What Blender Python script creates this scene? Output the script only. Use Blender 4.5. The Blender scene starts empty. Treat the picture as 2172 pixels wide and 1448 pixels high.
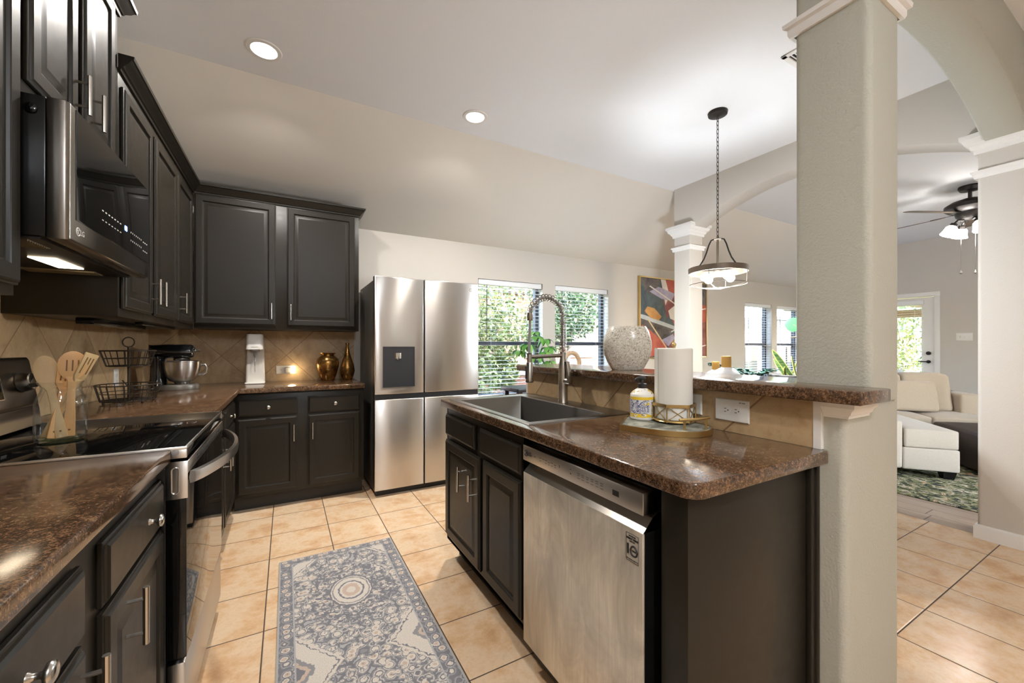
import bpy, bmesh, math, random
from mathutils import Vector, Matrix
from math import sin, cos, pi, radians, sqrt
random.seed(7)
SC = bpy.context.scene
COL = SC.collection
# ---------------------------------------------------------------- camera
cd = bpy.data.cameras.new('camera'); cam = bpy.data.objects.new('camera', cd); COL.objects.link(cam)
cam.location = (0, 0, 1.22); cam.rotation_euler = (pi/2, 0, -0.51132)
cd.sensor_width = 36; cd.lens = 852.7/2172*36; cd.shift_y = (734.33-724)/2172; cd.clip_start = .02
SC.camera = cam
# ---------------------------------------------------------------- world, sun, exposure
w = bpy.data.worlds.new('world'); SC.world = w; w.use_nodes = True
wn = w.node_tree.nodes; wl = w.node_tree.links
sky = wn.new('ShaderNodeTexSky'); sky.sky_type = 'NISHITA'; sky.sun_disc = False
sky.sun_elevation = radians(42); sky.sun_rotation = radians(150); sky.dust_density = 2.5; sky.air_density = 1.0
wl.new(sky.outputs[0], wn['Background'].inputs[0]); wn['Background'].inputs[1].default_value = 4.0
sl = bpy.data.lights.new('sun', 'SUN'); sl.energy = 1.5; sl.angle = radians(1.0); sl.color = (1, .94, .84)
so = bpy.data.objects.new('sun', sl); COL.objects.link(so)
so.rotation_euler = Vector((-.75, .40, -.72)).to_track_quat('-Z', 'Y').to_euler(); so.location = (3, -6, 9)
vs = SC.view_settings
SC.display_settings.display_device = 'sRGB'
vs.view_transform = 'Standard'; vs.look = 'None'; vs.gamma = 1; vs.use_curve_mapping = False; vs.exposure = 0.82
SC.cycles.max_bounces = 10; SC.cycles.diffuse_bounces = 5; SC.cycles.glossy_bounces = 5; SC.cycles.transmission_bounces = 8
SC.cycles.transparent_max_bounces = 12; SC.cycles.sample_clamp_indirect = 4.0; SC.cycles.caustics_refractive = False; SC.cycles.caustics_reflective = False
CAN_W, PEND_W, FAN_W, GLOBE_FILL_W = 18, 64, 9, 50          # lamp powers

# ---------------------------------------------------------------- node helpers
def srgb(r, g, b):
    f = lambda c: (c/255/12.92) if c/255 <= .04045 else ((c/255+.055)/1.055)**2.4
    return (f(r), f(g), f(b), 1)
class NT:
    def __init__(s, name):
        s.m = bpy.data.materials.new(name); s.m.use_nodes = True
        s.t = s.m.node_tree; s.b = s.t.nodes['Principled BSDF']
    def n(s, typ, **kw):
        nd = s.t.nodes.new(typ)
        for k, v in kw.items():
            if k.startswith('i_'): s.put(nd.inputs[int(k[2:])], v)
            else: setattr(nd, k, v)
        return nd
    def put(s, sock, v):
        if isinstance(v, bpy.types.NodeSocket): s.t.links.new(v, sock)
        else: sock.default_value = v
    def mth(s, op, a, b=0.0, c=0.0):
        nd = s.t.nodes.new('ShaderNodeMath'); nd.operation = op
        for i, v in enumerate((a, b, c)): s.put(nd.inputs[i], v)
        return nd.outputs[0]
    def pos(s, obj=False):
        if obj: return s.n('ShaderNodeTexCoord').outputs['Object']
        return s.n('ShaderNodeNewGeometry').outputs['Position']
    def xyz(s, v):
        return s.n('ShaderNodeSeparateXYZ', i_0=v).outputs
    def comb(s, x, y, z=0.0):
        return s.n('ShaderNodeCombineXYZ', i_0=x, i_1=y, i_2=z).outputs[0]
    def scale(s, v, k):
        nd = s.n('ShaderNodeVectorMath', operation='MULTIPLY'); s.put(nd.inputs[0], v); nd.inputs[1].default_value = k
        return nd.outputs[0]
    def noise(s, v, sc, detail=3, rough=.55, dist=0):
        nd = s.n('ShaderNodeTexNoise'); s.put(nd.inputs['Vector'], v)
        nd.inputs['Scale'].default_value = sc; nd.inputs['Detail'].default_value = detail
        nd.inputs['Roughness'].default_value = rough; nd.inputs['Distortion'].default_value = dist
        return nd.outputs[0]
    def voro(s, v, sc, feature='F1', out='Distance', rand=1):
        nd = s.n('ShaderNodeTexVoronoi', feature=feature); s.put(nd.inputs['Vector'], v)
        nd.inputs['Scale'].default_value = sc; nd.inputs['Randomness'].default_value = rand
        return nd.outputs[out]
    def ramp(s, f, stops, interp='LINEAR'):
        nd = s.n('ShaderNodeValToRGB', i_0=f); r = nd.color_ramp; r.interpolation = interp
        while len(r.elements) < len(stops): r.elements.new(.5)
        for e, (p, c) in zip(r.elements, stops): e.position = p; e.color = c if len(c) == 4 else (*c, 1)
        return nd.outputs[0]
    def mix(s, f, a, b, mode='MIX'):
        nd = s.n('ShaderNodeMix', data_type='RGBA', blend_type=mode)
        s.put(nd.inputs[0], f); s.put(nd.inputs[6], a); s.put(nd.inputs[7], b)
        return nd.outputs[2]
    def white(s, v):
        nd = s.n('ShaderNodeTexWhiteNoise', noise_dimensions='3D'); s.put(nd.inputs[0], v); return nd.outputs[0]
    def bump(s, h, strength=.3, dist=.002):
        nd = s.n('ShaderNodeBump'); nd.inputs['Strength'].default_value = strength; nd.inputs['Distance'].default_value = dist
        s.put(nd.inputs['Height'], h); s.t.links.new(nd.outputs[0], s.b.inputs['Normal'])
    def set(s, **kw):
        for k, v in kw.items():
            s.put(s.b.inputs[{'col': 'Base Color', 'rough': 'Roughness', 'metal': 'Metallic', 'trans': 'Transmission Weight', 'ior': 'IOR',
                              'emit': 'Emission Color', 'estr': 'Emission Strength', 'spec': 'Specular IOR Level', 'aniso': 'Anisotropic',
                              'coat': 'Coat Weight', 'coatr': 'Coat Roughness', 'sheen': 'Sheen Weight', 'alpha': 'Alpha'}[k]], v)
        return s
def simple(name, col, rough=.5, metal=0, **kw):
    return NT(name).set(col=col if len(col) == 4 else (*col, 1), rough=rough, metal=metal, **kw).m

M = {}
def wallpaint(name, col, bump=.25, sc=220):
    t = NT(name); p = t.pos(); t.set(col=col, rough=.75, spec=.25)
    t.bump(t.noise(p, sc, 2, .6), bump, .004); return t.m
M['wall'] = wallpaint('wall_paint', srgb(203, 197, 188))
M['ceil'] = wallpaint('ceiling_paint', srgb(244, 245, 247), .15)
M['slope'] = wallpaint('slope_paint', srgb(232, 226, 216), .15)
M['column'] = wallpaint('column_paint', srgb(184, 183, 171), .5, 120)
M['trim'] = simple('trim_white', srgb(236, 234, 230), .4)
# dark bronze cabinet paint
t = NT('cabinet_paint'); p = t.pos()
t.set(col=t.mix(t.noise(p, 3, 3), srgb(35, 31, 25), srgb(40, 36, 29)), rough=t.mth('MULTIPLY_ADD', t.noise(p, 30, 3), .12, .3), spec=.3)
t.bump(t.noise(t.scale(p, (1, 1, .15)), 160, 2), .05, .001); M['cab'] = t.m
M['dark'] = simple('toe_kick_board', srgb(38, 36, 31), .5)  # plain dark board of the toe kick
# brushed steel
def steel(name, col, rough, aniso=.85):
    t = NT(name); p = t.pos()
    n1 = t.noise(t.scale(p, (2, 2, 120)), 6, 3)
    tan = t.n('ShaderNodeCombineXYZ', i_2=1.0)
    t.set(col=col, metal=1, aniso=aniso, rough=t.mth('MULTIPLY_ADD', n1, .015, rough-.0075))
    t.t.links.new(tan.outputs[0], t.b.inputs['Tangent']); return t.m
M['steel'] = steel('brushed_steel', srgb(204, 200, 195), .3)
M['steeldark'] = steel('dark_brushed_steel', srgb(138, 133, 126), .28); M['steel2'] = steel('sink_steel', srgb(132, 130, 126), .3, .3)
# dishwasher steel with cloudy wipe marks
t = NT('smudged_steel'); p = t.pos()
q = t.scale(p, (1, 2.2, 1)); sm = t.noise(q, 3.2, 5, .6, .8); dr = t.noise(t.scale(p, (1, 60, 3)), 2, 3)
f = t.mth('MULTIPLY', t.ramp(sm, [(.35, (0, 0, 0)), (.65, (1, 1, 1))]), t.ramp(dr, [(.3, (.6, .6, .6)), (.6, (1, 1, 1))]))
t.set(col=t.mix(f, srgb(200, 190, 174), srgb(250, 240, 222)), metal=.55, rough=t.mth('MULTIPLY_ADD', f, .16, .34)); M['steel3'] = t.m
M['chrome'] = simple('satin_nickel', srgb(196, 192, 185), .25, 1); M['faucet'] = simple('brushed_faucet_steel', srgb(182, 177, 170), .25, 1)
M['mirrorchrome'] = simple('polished_chrome', srgb(220, 220, 220), .08, 1)
M['blackglass'] = simple('black_glass', (.003, .003, .003, 1), .04, spec=.4)
M['black'] = simple('black_enamel', (.006, .006, .006, 1), .22, spec=.3)
M['blackmatte'] = simple('black_plastic', (.02, .02, .021, 1), .45)
M['bronze'] = simple('dark_bronze_metal', srgb(48, 44, 42), .4, .6)
M['pendmetal'] = simple('aged_grey_metal', srgb(120, 108, 96), .45, .7)
M['wire'] = simple('brown_wire', srgb(62, 52, 44), .45, .5)
M['white'] = simple('white_plastic', srgb(238, 235, 228), .35)
M['slot'] = simple('dark_slot', (.02, .02, .02, 1), .6)
M['grey'] = simple('grey_plastic', srgb(150, 148, 145), .45)
M['fridgeside'] = simple('fridge_side_grey', srgb(84, 80, 74), .4, .4)
# laminate granite
t = NT('brown_granite_laminate'); p = t.pos()
a = t.noise(p, 120, 4, .7, .2); b = t.noise(p, 330, 3, .65); c = t.noise(p, 26, 3)
v = t.mth('ADD', t.mth('MULTIPLY', a, .42), t.mth('ADD', t.mth('MULTIPLY', b, .42), t.mth('MULTIPLY', c, .16)))
t.set(col=t.ramp(v, [(.36, srgb(28, 21, 17)), (.45, srgb(62, 45, 33)), (.51, srgb(90, 67, 48)), (.57, srgb(124, 94, 68)), (.66, srgb(158, 129, 98))]), rough=.13, spec=.6)
M['granite'] = t.m
# floor tile
t = NT('floor_tile'); p = t.pos(); o = t.xyz(p)
fx = t.mth('DIVIDE', t.mth('SUBTRACT', o[0], .582), .3335); fy = t.mth('DIVIDE', t.mth('SUBTRACT', o[1], 1.355), .3335)
def edge(s, f): 
    r = s.mth('FRACT', f); return s.mth('MINIMUM', r, s.mth('SUBTRACT', 1.0, r))
e = t.mth('MINIMUM', edge(t, fx), edge(t, fy)); g = t.mth('LESS_THAN', e, .0078)
cell = t.comb(t.mth('FLOOR', fx), t.mth('FLOOR', fy)); r = t.white(cell)
off = t.n('ShaderNodeVectorMath', operation='ADD'); t.put(off.inputs[0], p); t.put(off.inputs[1], t.scale(cell, (3.7, 1.9, 0)))
cl = t.noise(off.outputs[0], 5.5, 8, .7, .15); fine = t.noise(off.outputs[0], 55, 5, .65, .5)
base = t.ramp(cl, [(.32, srgb(206, 162, 120)), (.45, srgb(223, 185, 145)), (.56, srgb(232, 205, 172)), (.7, srgb(216, 187, 151))])
base = t.mix(t.mth('MULTIPLY', t.ramp(fine, [(.5, (0, 0, 0)), (.7, (1, 1, 1))]), .22), base, srgb(190, 140, 96))
base = t.mix(t.mth('MULTIPLY', r, .16), base, srgb(196, 158, 120))
t.set(col=t.mix(g, base, srgb(74, 60, 48)), rough=t.mth('ADD', t.mth('MULTIPLY', g, .5), t.mth('MULTIPLY_ADD', cl, .12, .17)), spec=.5)
t.bump(t.mth('MULTIPLY', t.mth('MINIMUM', e, .02), 50), .5, .0015); M['tile'] = t.m
# grey wood planks of the living room
t = NT('plank_floor'); o = t.xyz(t.pos()); px = t.mth('DIVIDE', t.mth('SUBTRACT', o[0], 3.91), .152)
rw = t.mth('FLOOR', px); py = t.mth('ADD', t.mth('DIVIDE', o[1], .9), t.mth('MULTIPLY', t.white(t.comb(rw, 0, 0)), 3))
e1 = t.mth('LESS_THAN', edge(t, px), .02); e2 = t.mth('LESS_THAN', edge(t, py), .004); g = t.mth('MAXIMUM', e1, e2)
rr = t.white(t.comb(rw, t.mth('FLOOR', py)))
gr = t.noise(t.comb(t.mth('MULTIPLY', o[0], 22), t.mth('MULTIPLY', o[1], 2.2), rr), 3, 5, .6, .4)
bc = t.mix(gr, srgb(126, 108, 92), srgb(190, 170, 150)); bc = t.mix(t.mth('MULTIPLY', rr, .35), bc, srgb(150, 138, 128))
t.set(col=t.mix(g, bc, srgb(84, 70, 60)), rough=.4); M['plank'] = t.m
# diagonal backsplash tile
def diag(name, ax, u0, z0, S=.475):
    t = NT(name); p = t.pos(); o = t.xyz(p)
    u = t.mth('SUBTRACT', o[ax], u0); z = t.mth('SUBTRACT', o[2], z0)
    a = t.mth('DIVIDE', t.mth('ADD', u, z), S); b = t.mth('DIVIDE', t.mth('SUBTRACT', u, z), S)
    e = t.mth('MINIMUM', edge(t, a), edge(t, b)); g = t.mth('LESS_THAN', e, .0065)
    cell = t.comb(t.mth('FLOOR', a), t.mth('FLOOR', b)); r = t.white(cell)
    off = t.n('ShaderNodeVectorMath', operation='ADD'); t.put(off.inputs[0], p); t.put(off.inputs[1], t.scale(cell, (2.3, 4.1, 1.7)))
    n1 = t.noise(off.outputs[0], 6, 6, .62, 1.0); n2 = t.noise(off.outputs[0], 45, 4, .6)
    c = t.ramp(n1, [(.3, srgb(164, 134, 98)), (.5, srgb(190, 162, 122)), (.7, srgb(206, 180, 142))])
    c = t.mix(t.mth('MULTIPLY', t.ramp(n2, [(.52, (0, 0, 0)), (.72, (1, 1, 1))]), .35), c, srgb(150, 112, 78))
    c = t.mix(t.mth('MULTIPLY', r, .2), c, srgb(182, 152, 116))
    t.set(col=t.mix(g, c, srgb(140, 110, 80)), rough=.38)
    t.bump(t.mth('MULTIPLY', t.mth('MINIMUM', e, .015), 66), .4, .0015); return t.m
M['bs_back'] = diag('backsplash_back', 0, 0.0, 1.14); M['bs_left'] = diag('backsplash_left', 1, 2.687, 1.137); M['bs_isl'] = diag('backsplash_island', 1, 1.6085, .8345, .632)
# glass
def thin(name, tint=(1, 1, 1, 1), refl=.06):
    t = NT(name); nd = t.t.nodes; tr = nd.new('ShaderNodeBsdfTransparent'); tr.inputs[0].default_value = tint
    gl = nd.new('ShaderNodeBsdfGlossy'); gl.inputs['Roughness'].default_value = .02
    mx = nd.new('ShaderNodeMixShader'); lw = nd.new('ShaderNodeLayerWeight'); fac = t.mth('MULTIPLY_ADD', t.mth('POWER', lw.outputs['Facing'], 5.0), .9, .035)
    t.t.links.new(fac, mx.inputs[0]); t.t.links.new(tr.outputs[0], mx.inputs[1]); t.t.links.new(gl.outputs[0], mx.inputs[2])
    t.t.links.new(mx.outputs[0], nd['Material Output'].inputs[0]); return t.m
M['pane'] = thin('window_glass'); M['greenthin'] = thin('green_jar_base', (.45, .62, .55, 1)); M['jarglass'] = thin('jar_glass', (.96, .97, .97, 1))
M['glass'] = NT('clear_glass').set(col=(1, 1, 1, 1), rough=0.0, trans=1, ior=1.45).m
M['greenglass'] = NT('green_tinted_glass').set(col=(.75, .95, .88, 1), rough=0.0, trans=1, ior=1.45).m
def emit(name, col, s):
    return NT(name).set(col=(0.8, .8, .8, 1), emit=(*col, 1), estr=s).m
M['canlens'] = emit('lit_can_lens', (1, .93, .82), 14); M['bulb'] = emit('lit_bulb', (1, .86, .66), 16)
M['shade'] = emit('lit_fan_shade', (1, .92, .82), 7); M['blue'] = emit('blue_display', (.1, .25, 1), 4); M['uclight'] = emit('lit_hood_lens', (1, .82, .58), 6)
M['night'] = emit('lit_night_light', (1, .8, .52), 5)
def wood(name, c1, c2, sc=(60, 60, 4)):
    t = NT(name); t.set(col=t.mix(t.noise(t.scale(t.pos(True), sc), 1, 4, .6, .6), c1, c2), rough=.5); return t.m
M['bamboo'] = wood('bamboo_wood', srgb(206, 156, 96), srgb(222, 176, 118)); M['bamboo2'] = wood('pale_bamboo_wood', srgb(188, 156, 106), srgb(206, 176, 126))
M['arcwood'] = wood('tan_wood', srgb(160, 130, 98), srgb(196, 170, 138), (20, 20, 20))
M['gold'] = simple('brushed_gold', srgb(204, 176, 120), .3, 1); M['goldwood'] = wood('gold_cap', srgb(176, 128, 50), srgb(206, 160, 80), (200, 200, 4))
t = NT('hammered_gold'); p = t.pos(True); v1 = t.voro(p, 55, 'DISTANCE_TO_EDGE'); n1 = t.noise(p, 14, 4, .6)
t.set(col=t.mix(t.ramp(n1, [(.35, (0, 0, 0)), (.65, (1, 1, 1))]), srgb(92, 62, 30), srgb(196, 150, 84)), metal=.9, rough=.24); t.bump(v1, .5, .002); M['hamgold'] = t.m
t = NT('mercury_mosaic'); p = t.pos(True); v1 = t.voro(p, 150, 'F1', 'Color'); e1 = t.voro(p, 150, 'DISTANCE_TO_EDGE')
sep = t.xyz(v1); c = t.ramp(sep[0], [(.0, srgb(160, 148, 126)), (.10, srgb(214, 207, 190)), (.6, srgb(235, 231, 220)), (1, srgb(248, 246, 240))])
t.set(col=t.mix(t.mth('LESS_THAN', e1, .05), c, srgb(190, 180, 160)), metal=.0, rough=.22); t.bump(sep[1], .4, .002); M['mosaic'] = t.m
t = NT('paper_towel'); p = t.pos(True); o = t.xyz(p)
h = t.mth('MULTIPLY', t.mth('SINE', t.mth('MULTIPLY', t.mth('ADD', t.mth('SUBTRACT', o[1], o[0]), o[2]), 620)), t.mth('SINE', t.mth('MULTIPLY', t.mth('SUBTRACT', t.mth('SUBTRACT', o[1], o[0]), o[2]), 620))); t.set(col=srgb(240, 237, 228), rough=.9); t.bump(h, .15, .0007); M['paper'] = t.m
def fabric(name, c1, c2):
    t = NT(name); p = t.pos(True); t.set(col=t.mix(t.noise(p, 120, 3), c1, c2), rough=.9, sheen=.2); t.bump(t.noise(p, 500, 2), .3, .002); return t.m
M['sofa'] = fabric('oatmeal_fabric', srgb(176, 168, 155), srgb(196, 189, 177)); M['pillow'] = fabric('tan_fabric', srgb(170, 154, 134), srgb(188, 174, 154)); M['bluegrey'] = fabric('blue_grey_fabric', srgb(176, 184, 192), srgb(196, 200, 204))
t = NT('brown_leather'); p = t.pos(True); t.set(col=t.mix(t.noise(p, 12, 4), srgb(38, 29, 28), srgb(62, 50, 46)), rough=.5); t.bump(t.voro(p, 90), .2, .002); M['leather'] = t.m
def leafmat(name, c1, c2):
    t = NT(name); g = t.n('ShaderNodeNewGeometry'); t.set(col=t.mix(g.outputs['Random Per Island'], c1, c2), rough=.5)
    return t.m
M['leaf'] = leafmat('garden_leaves', srgb(66, 86, 46), srgb(142, 152, 90)); M['leafd'] = leafmat('dark_leaves', srgb(42, 66, 44), srgb(92, 118, 70)); M['leafy'] = leafmat('autumn_leaves', srgb(96, 104, 56), srgb(160, 158, 96))
M['house_leaf'] = leafmat('house_plant_leaf', srgb(74, 130, 52), srgb(118, 170, 78)); M['bluegreen'] = leafmat('blue_green_leaf', srgb(50, 88, 76), srgb(92, 128, 116))
M['bark'] = simple('pale_bark', srgb(150, 138, 124), .8); M['stem'] = simple('green_stem', srgb(90, 110, 60), .6); M['soil'] = simple('soil', srgb(60, 46, 36), .9)
t = NT('snake_leaf'); o = t.xyz(t.pos(True)); t.set(col=t.mix(t.ramp(t.noise(t.scale(t.pos(True), (4, 4, 40)), 2, 3), [(.4, (0, 0, 0)), (.6, (1, 1, 1))]), srgb(60, 92, 56), srgb(120, 150, 84)), rough=.4); M['snake'] = t.m
M['leafedge'] = simple('yellow_leaf_edge', srgb(214, 220, 120), .5)
t = NT('red_brick'); bt = t.n('ShaderNodeTexBrick'); t.put(bt.inputs['Vector'], t.comb(*[t.xyz(t.pos())[i] for i in (0, 2)]))
for k, v in (('Scale', 4.3), ('Mortar Size', .012)): bt.inputs[k].default_value = v
bt.inputs['Color1'].default_value = srgb(126, 86, 70); bt.inputs['Color2'].default_value = srgb(100, 66, 54); bt.inputs['Mortar'].default_value = srgb(140, 132, 122)
t.set(col=bt.outputs[0], rough=.85); M['brick'] = t.m
M['siding'] = simple('grey_siding', srgb(120, 128, 138), .8); M['roof'] = simple('roof_shingle', srgb(92, 96, 104), .9)
t = NT('lawn'); t.set(col=t.mix(t.noise(t.pos(), 3, 5), srgb(72, 84, 46), srgb(112, 112, 74)), rough=.95); M['lawn'] = t.m
# kitchen runner: slate field, cream and peach florals, medallions, narrow border
t = NT('runner_pattern'); p = t.pos(); o = t.xyz(p)
wv = t.n('ShaderNodeTexNoise'); t.put(wv.inputs['Vector'], p); wv.inputs['Scale'].default_value = 60; wv.inputs['Detail'].default_value = 5
wp = t.n('ShaderNodeVectorMath', operation='MULTIPLY_ADD'); t.put(wp.inputs[0], wv.outputs[1]); wp.inputs[1].default_value = (.017, .017, 0); t.put(wp.inputs[2], p)
wo = t.xyz(wp.outputs[0]); flat = t.comb(wo[0], wo[1])
dx = t.mth('ABSOLUTE', t.mth('SUBTRACT', wo[0], .29)); per = .92
yy = t.mth('SUBTRACT', t.mth('MODULO', t.mth('ADD', t.mth('SUBTRACT', wo[1], 2.15), per*10.5), per), per/2); dy = t.mth('ABSOLUTE', yy)
dk, md, cr, pe, lt = srgb(112, 111, 117), srgb(140, 138, 139), srgb(222, 211, 197), srgb(204, 178, 158), srgb(178, 176, 175)
def flowers(sc, big):
    d = t.voro(flat, sc, rand=.75); 
    return t.ramp(d, [(0, dk), (.06, dk), (.08, pe), (.2, pe), (.23, cr), (.41, cr), (.44, dk), (.49, dk), (.5, lt), (.53, cr), (.57, md), (.66, dk), (.8, lt)], 'CONSTANT')
c = flowers(24, 1)
c2 = flowers(46, 0); nz = t.noise(flat, 22, 2)
c = t.mix(t.mth('GREATER_THAN', nz, .55), c, c2)
# central medallion rings
rm = t.mth('SQRT', t.mth('ADD', t.mth('POWER', t.mth('DIVIDE', dx, .2), 2), t.mth('POWER', t.mth('DIVIDE', dy, .27), 2)))
ring = t.ramp(rm, [(0, cr), (.1, pe), (.2, cr), (.26, dk), (.3, cr), (.4, md), (.43, cr), (.46, dk), (.64, lt), (.66, dk), (.96, lt), (.99, dk), (1.0, dk)], 'CONSTANT')
c = t.mix(t.mth('MULTIPLY', t.mth('LESS_THAN', rm, 1.02), t.mth('GREATER_THAN', t.mth('ADD', t.mth('MULTIPLY', t.mth('LESS_THAN', rm, .5), 1), t.noise(flat, 46, 1)), .53)), c, ring)
# cream half diamonds on the sides
hd = t.mth('ADD', t.mth('DIVIDE', t.mth('SUBTRACT', .235, dx), .15), t.mth('DIVIDE', t.mth('SUBTRACT', per/2, dy), .2))
side = t.ramp(t.mth('ADD', hd, t.mth('MULTIPLY', t.mth('SUBTRACT', t.noise(flat, 40, 2), .5), .25)), [(0, dk), (.1, pe), (.22, md), (.36, cr), (.8, cr), (.86, dk), (.9, cr), (1.0, cr)], 'CONSTANT')
c = t.mix(t.mth('LESS_THAN', hd, 1.0), c, side)
# border
ex = t.mth('ABSOLUTE', t.mth('SUBTRACT', o[0], .27)); ey = t.mth('SUBTRACT', 2.605, o[1])
ed = t.mth('MINIMUM', t.mth('SUBTRACT', .305, ex), ey)
bd = t.ramp(t.voro(flat, 24, rand=.35), [(0, dk), (.08, pe), (.24, cr), (.34, dk), (.46, lt), (.5, md), (.58, dk)], 'CONSTANT')
c = t.mix(t.mth('LESS_THAN', ed, .062), c, bd); c = t.mix(t.mth('LESS_THAN', t.mth('ABSOLUTE', t.mth('SUBTRACT', ed, .064)), .003), c, lt)
c = t.mix(t.mth('LESS_THAN', ed, .008), c, lt)
c = t.mix(t.mth('MULTIPLY', t.ramp(t.noise(p, 330, 3, .7), [(.42, (0, 0, 0)), (.6, (1, 1, 1))]), .45), c, md)
t.set(col=c, rough=.95, sheen=.1); t.bump(t.noise(p, 600, 2), .4, .003); M['runner'] = t.m
t = NT('green_rug_pattern'); p = t.pos(); n1 = t.noise(t.scale(p, (1.6, 1, 1)), 4.5, 5, .6, 1.4); n2 = t.noise(p, 14, 4, .65, 1)
c = t.ramp(n1, [(.3, srgb(48, 60, 44)), (.42, srgb(96, 104, 62)), (.47, srgb(150, 150, 122)), (.52, srgb(206, 198, 180)), (.57, srgb(70, 78, 72)), (.62, srgb(120, 126, 84)), (.7, srgb(200, 192, 172))], 'CONSTANT')
c2 = t.ramp(n2, [(.36, srgb(50, 60, 58)), (.46, srgb(126, 132, 96)), (.56, srgb(204, 196, 176)), (.64, srgb(196, 112, 70))], 'CONSTANT')
t.set(col=t.mix(t.mth('GREATER_THAN', t.noise(p, 9, 3), .5), c, c2), rough=.95); t.bump(n2, .4, .004); M['greenrug'] = t.m
# tray top, soap label
t = NT('grey_marble'); t.set(col=t.ramp(t.noise(t.pos(True), 18, 6, .65, 1), [(.35, srgb(70, 74, 68)), (.5, srgb(128, 130, 120)), (.65, srgb(190, 190, 178))]), rough=.4); M['marble'] = t.m
t = NT('soap_label'); p = t.pos(True); o = t.xyz(p); z = o[2]
mos = t.ramp(t.voro(p, 130), [(0, srgb(40, 52, 110)), (.28, srgb(236, 236, 236)), (.42, srgb(46, 60, 124)), (.6, srgb(230, 230, 232))], 'CONSTANT')
lem = t.ramp(t.noise(p, 60, 2), [(.4, srgb(240, 200, 40)), (.52, srgb(240, 236, 220)), (.6, srgb(70, 80, 40)), (.64, srgb(244, 206, 50))], 'CONSTANT')
band = t.mth('MAXIMUM', t.mth('MULTIPLY', t.mth('GREATER_THAN', z, .080), t.mth('LESS_THAN', z, .094)), t.mth('LESS_THAN', z, .026))
c = t.mix(t.mth('GREATER_THAN', t.noise(p, 30, 2), .6), mos, lem); c = t.mix(t.mth('GREATER_THAN', z, .094), c, t.mix(t.mth('GREATER_THAN', t.noise(p, 60, 2), .55), srgb(240, 238, 232), lem))
c = t.mix(band, c, t.mix(t.mth('GREATER_THAN', t.noise(p, 50, 2), .5), srgb(246, 210, 60), lem)); t.set(col=c, rough=.4); M['soaplabel'] = t.m

M['roundleaf'] = simple('round_leaf_green', srgb(84, 158, 98), .5)
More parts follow.
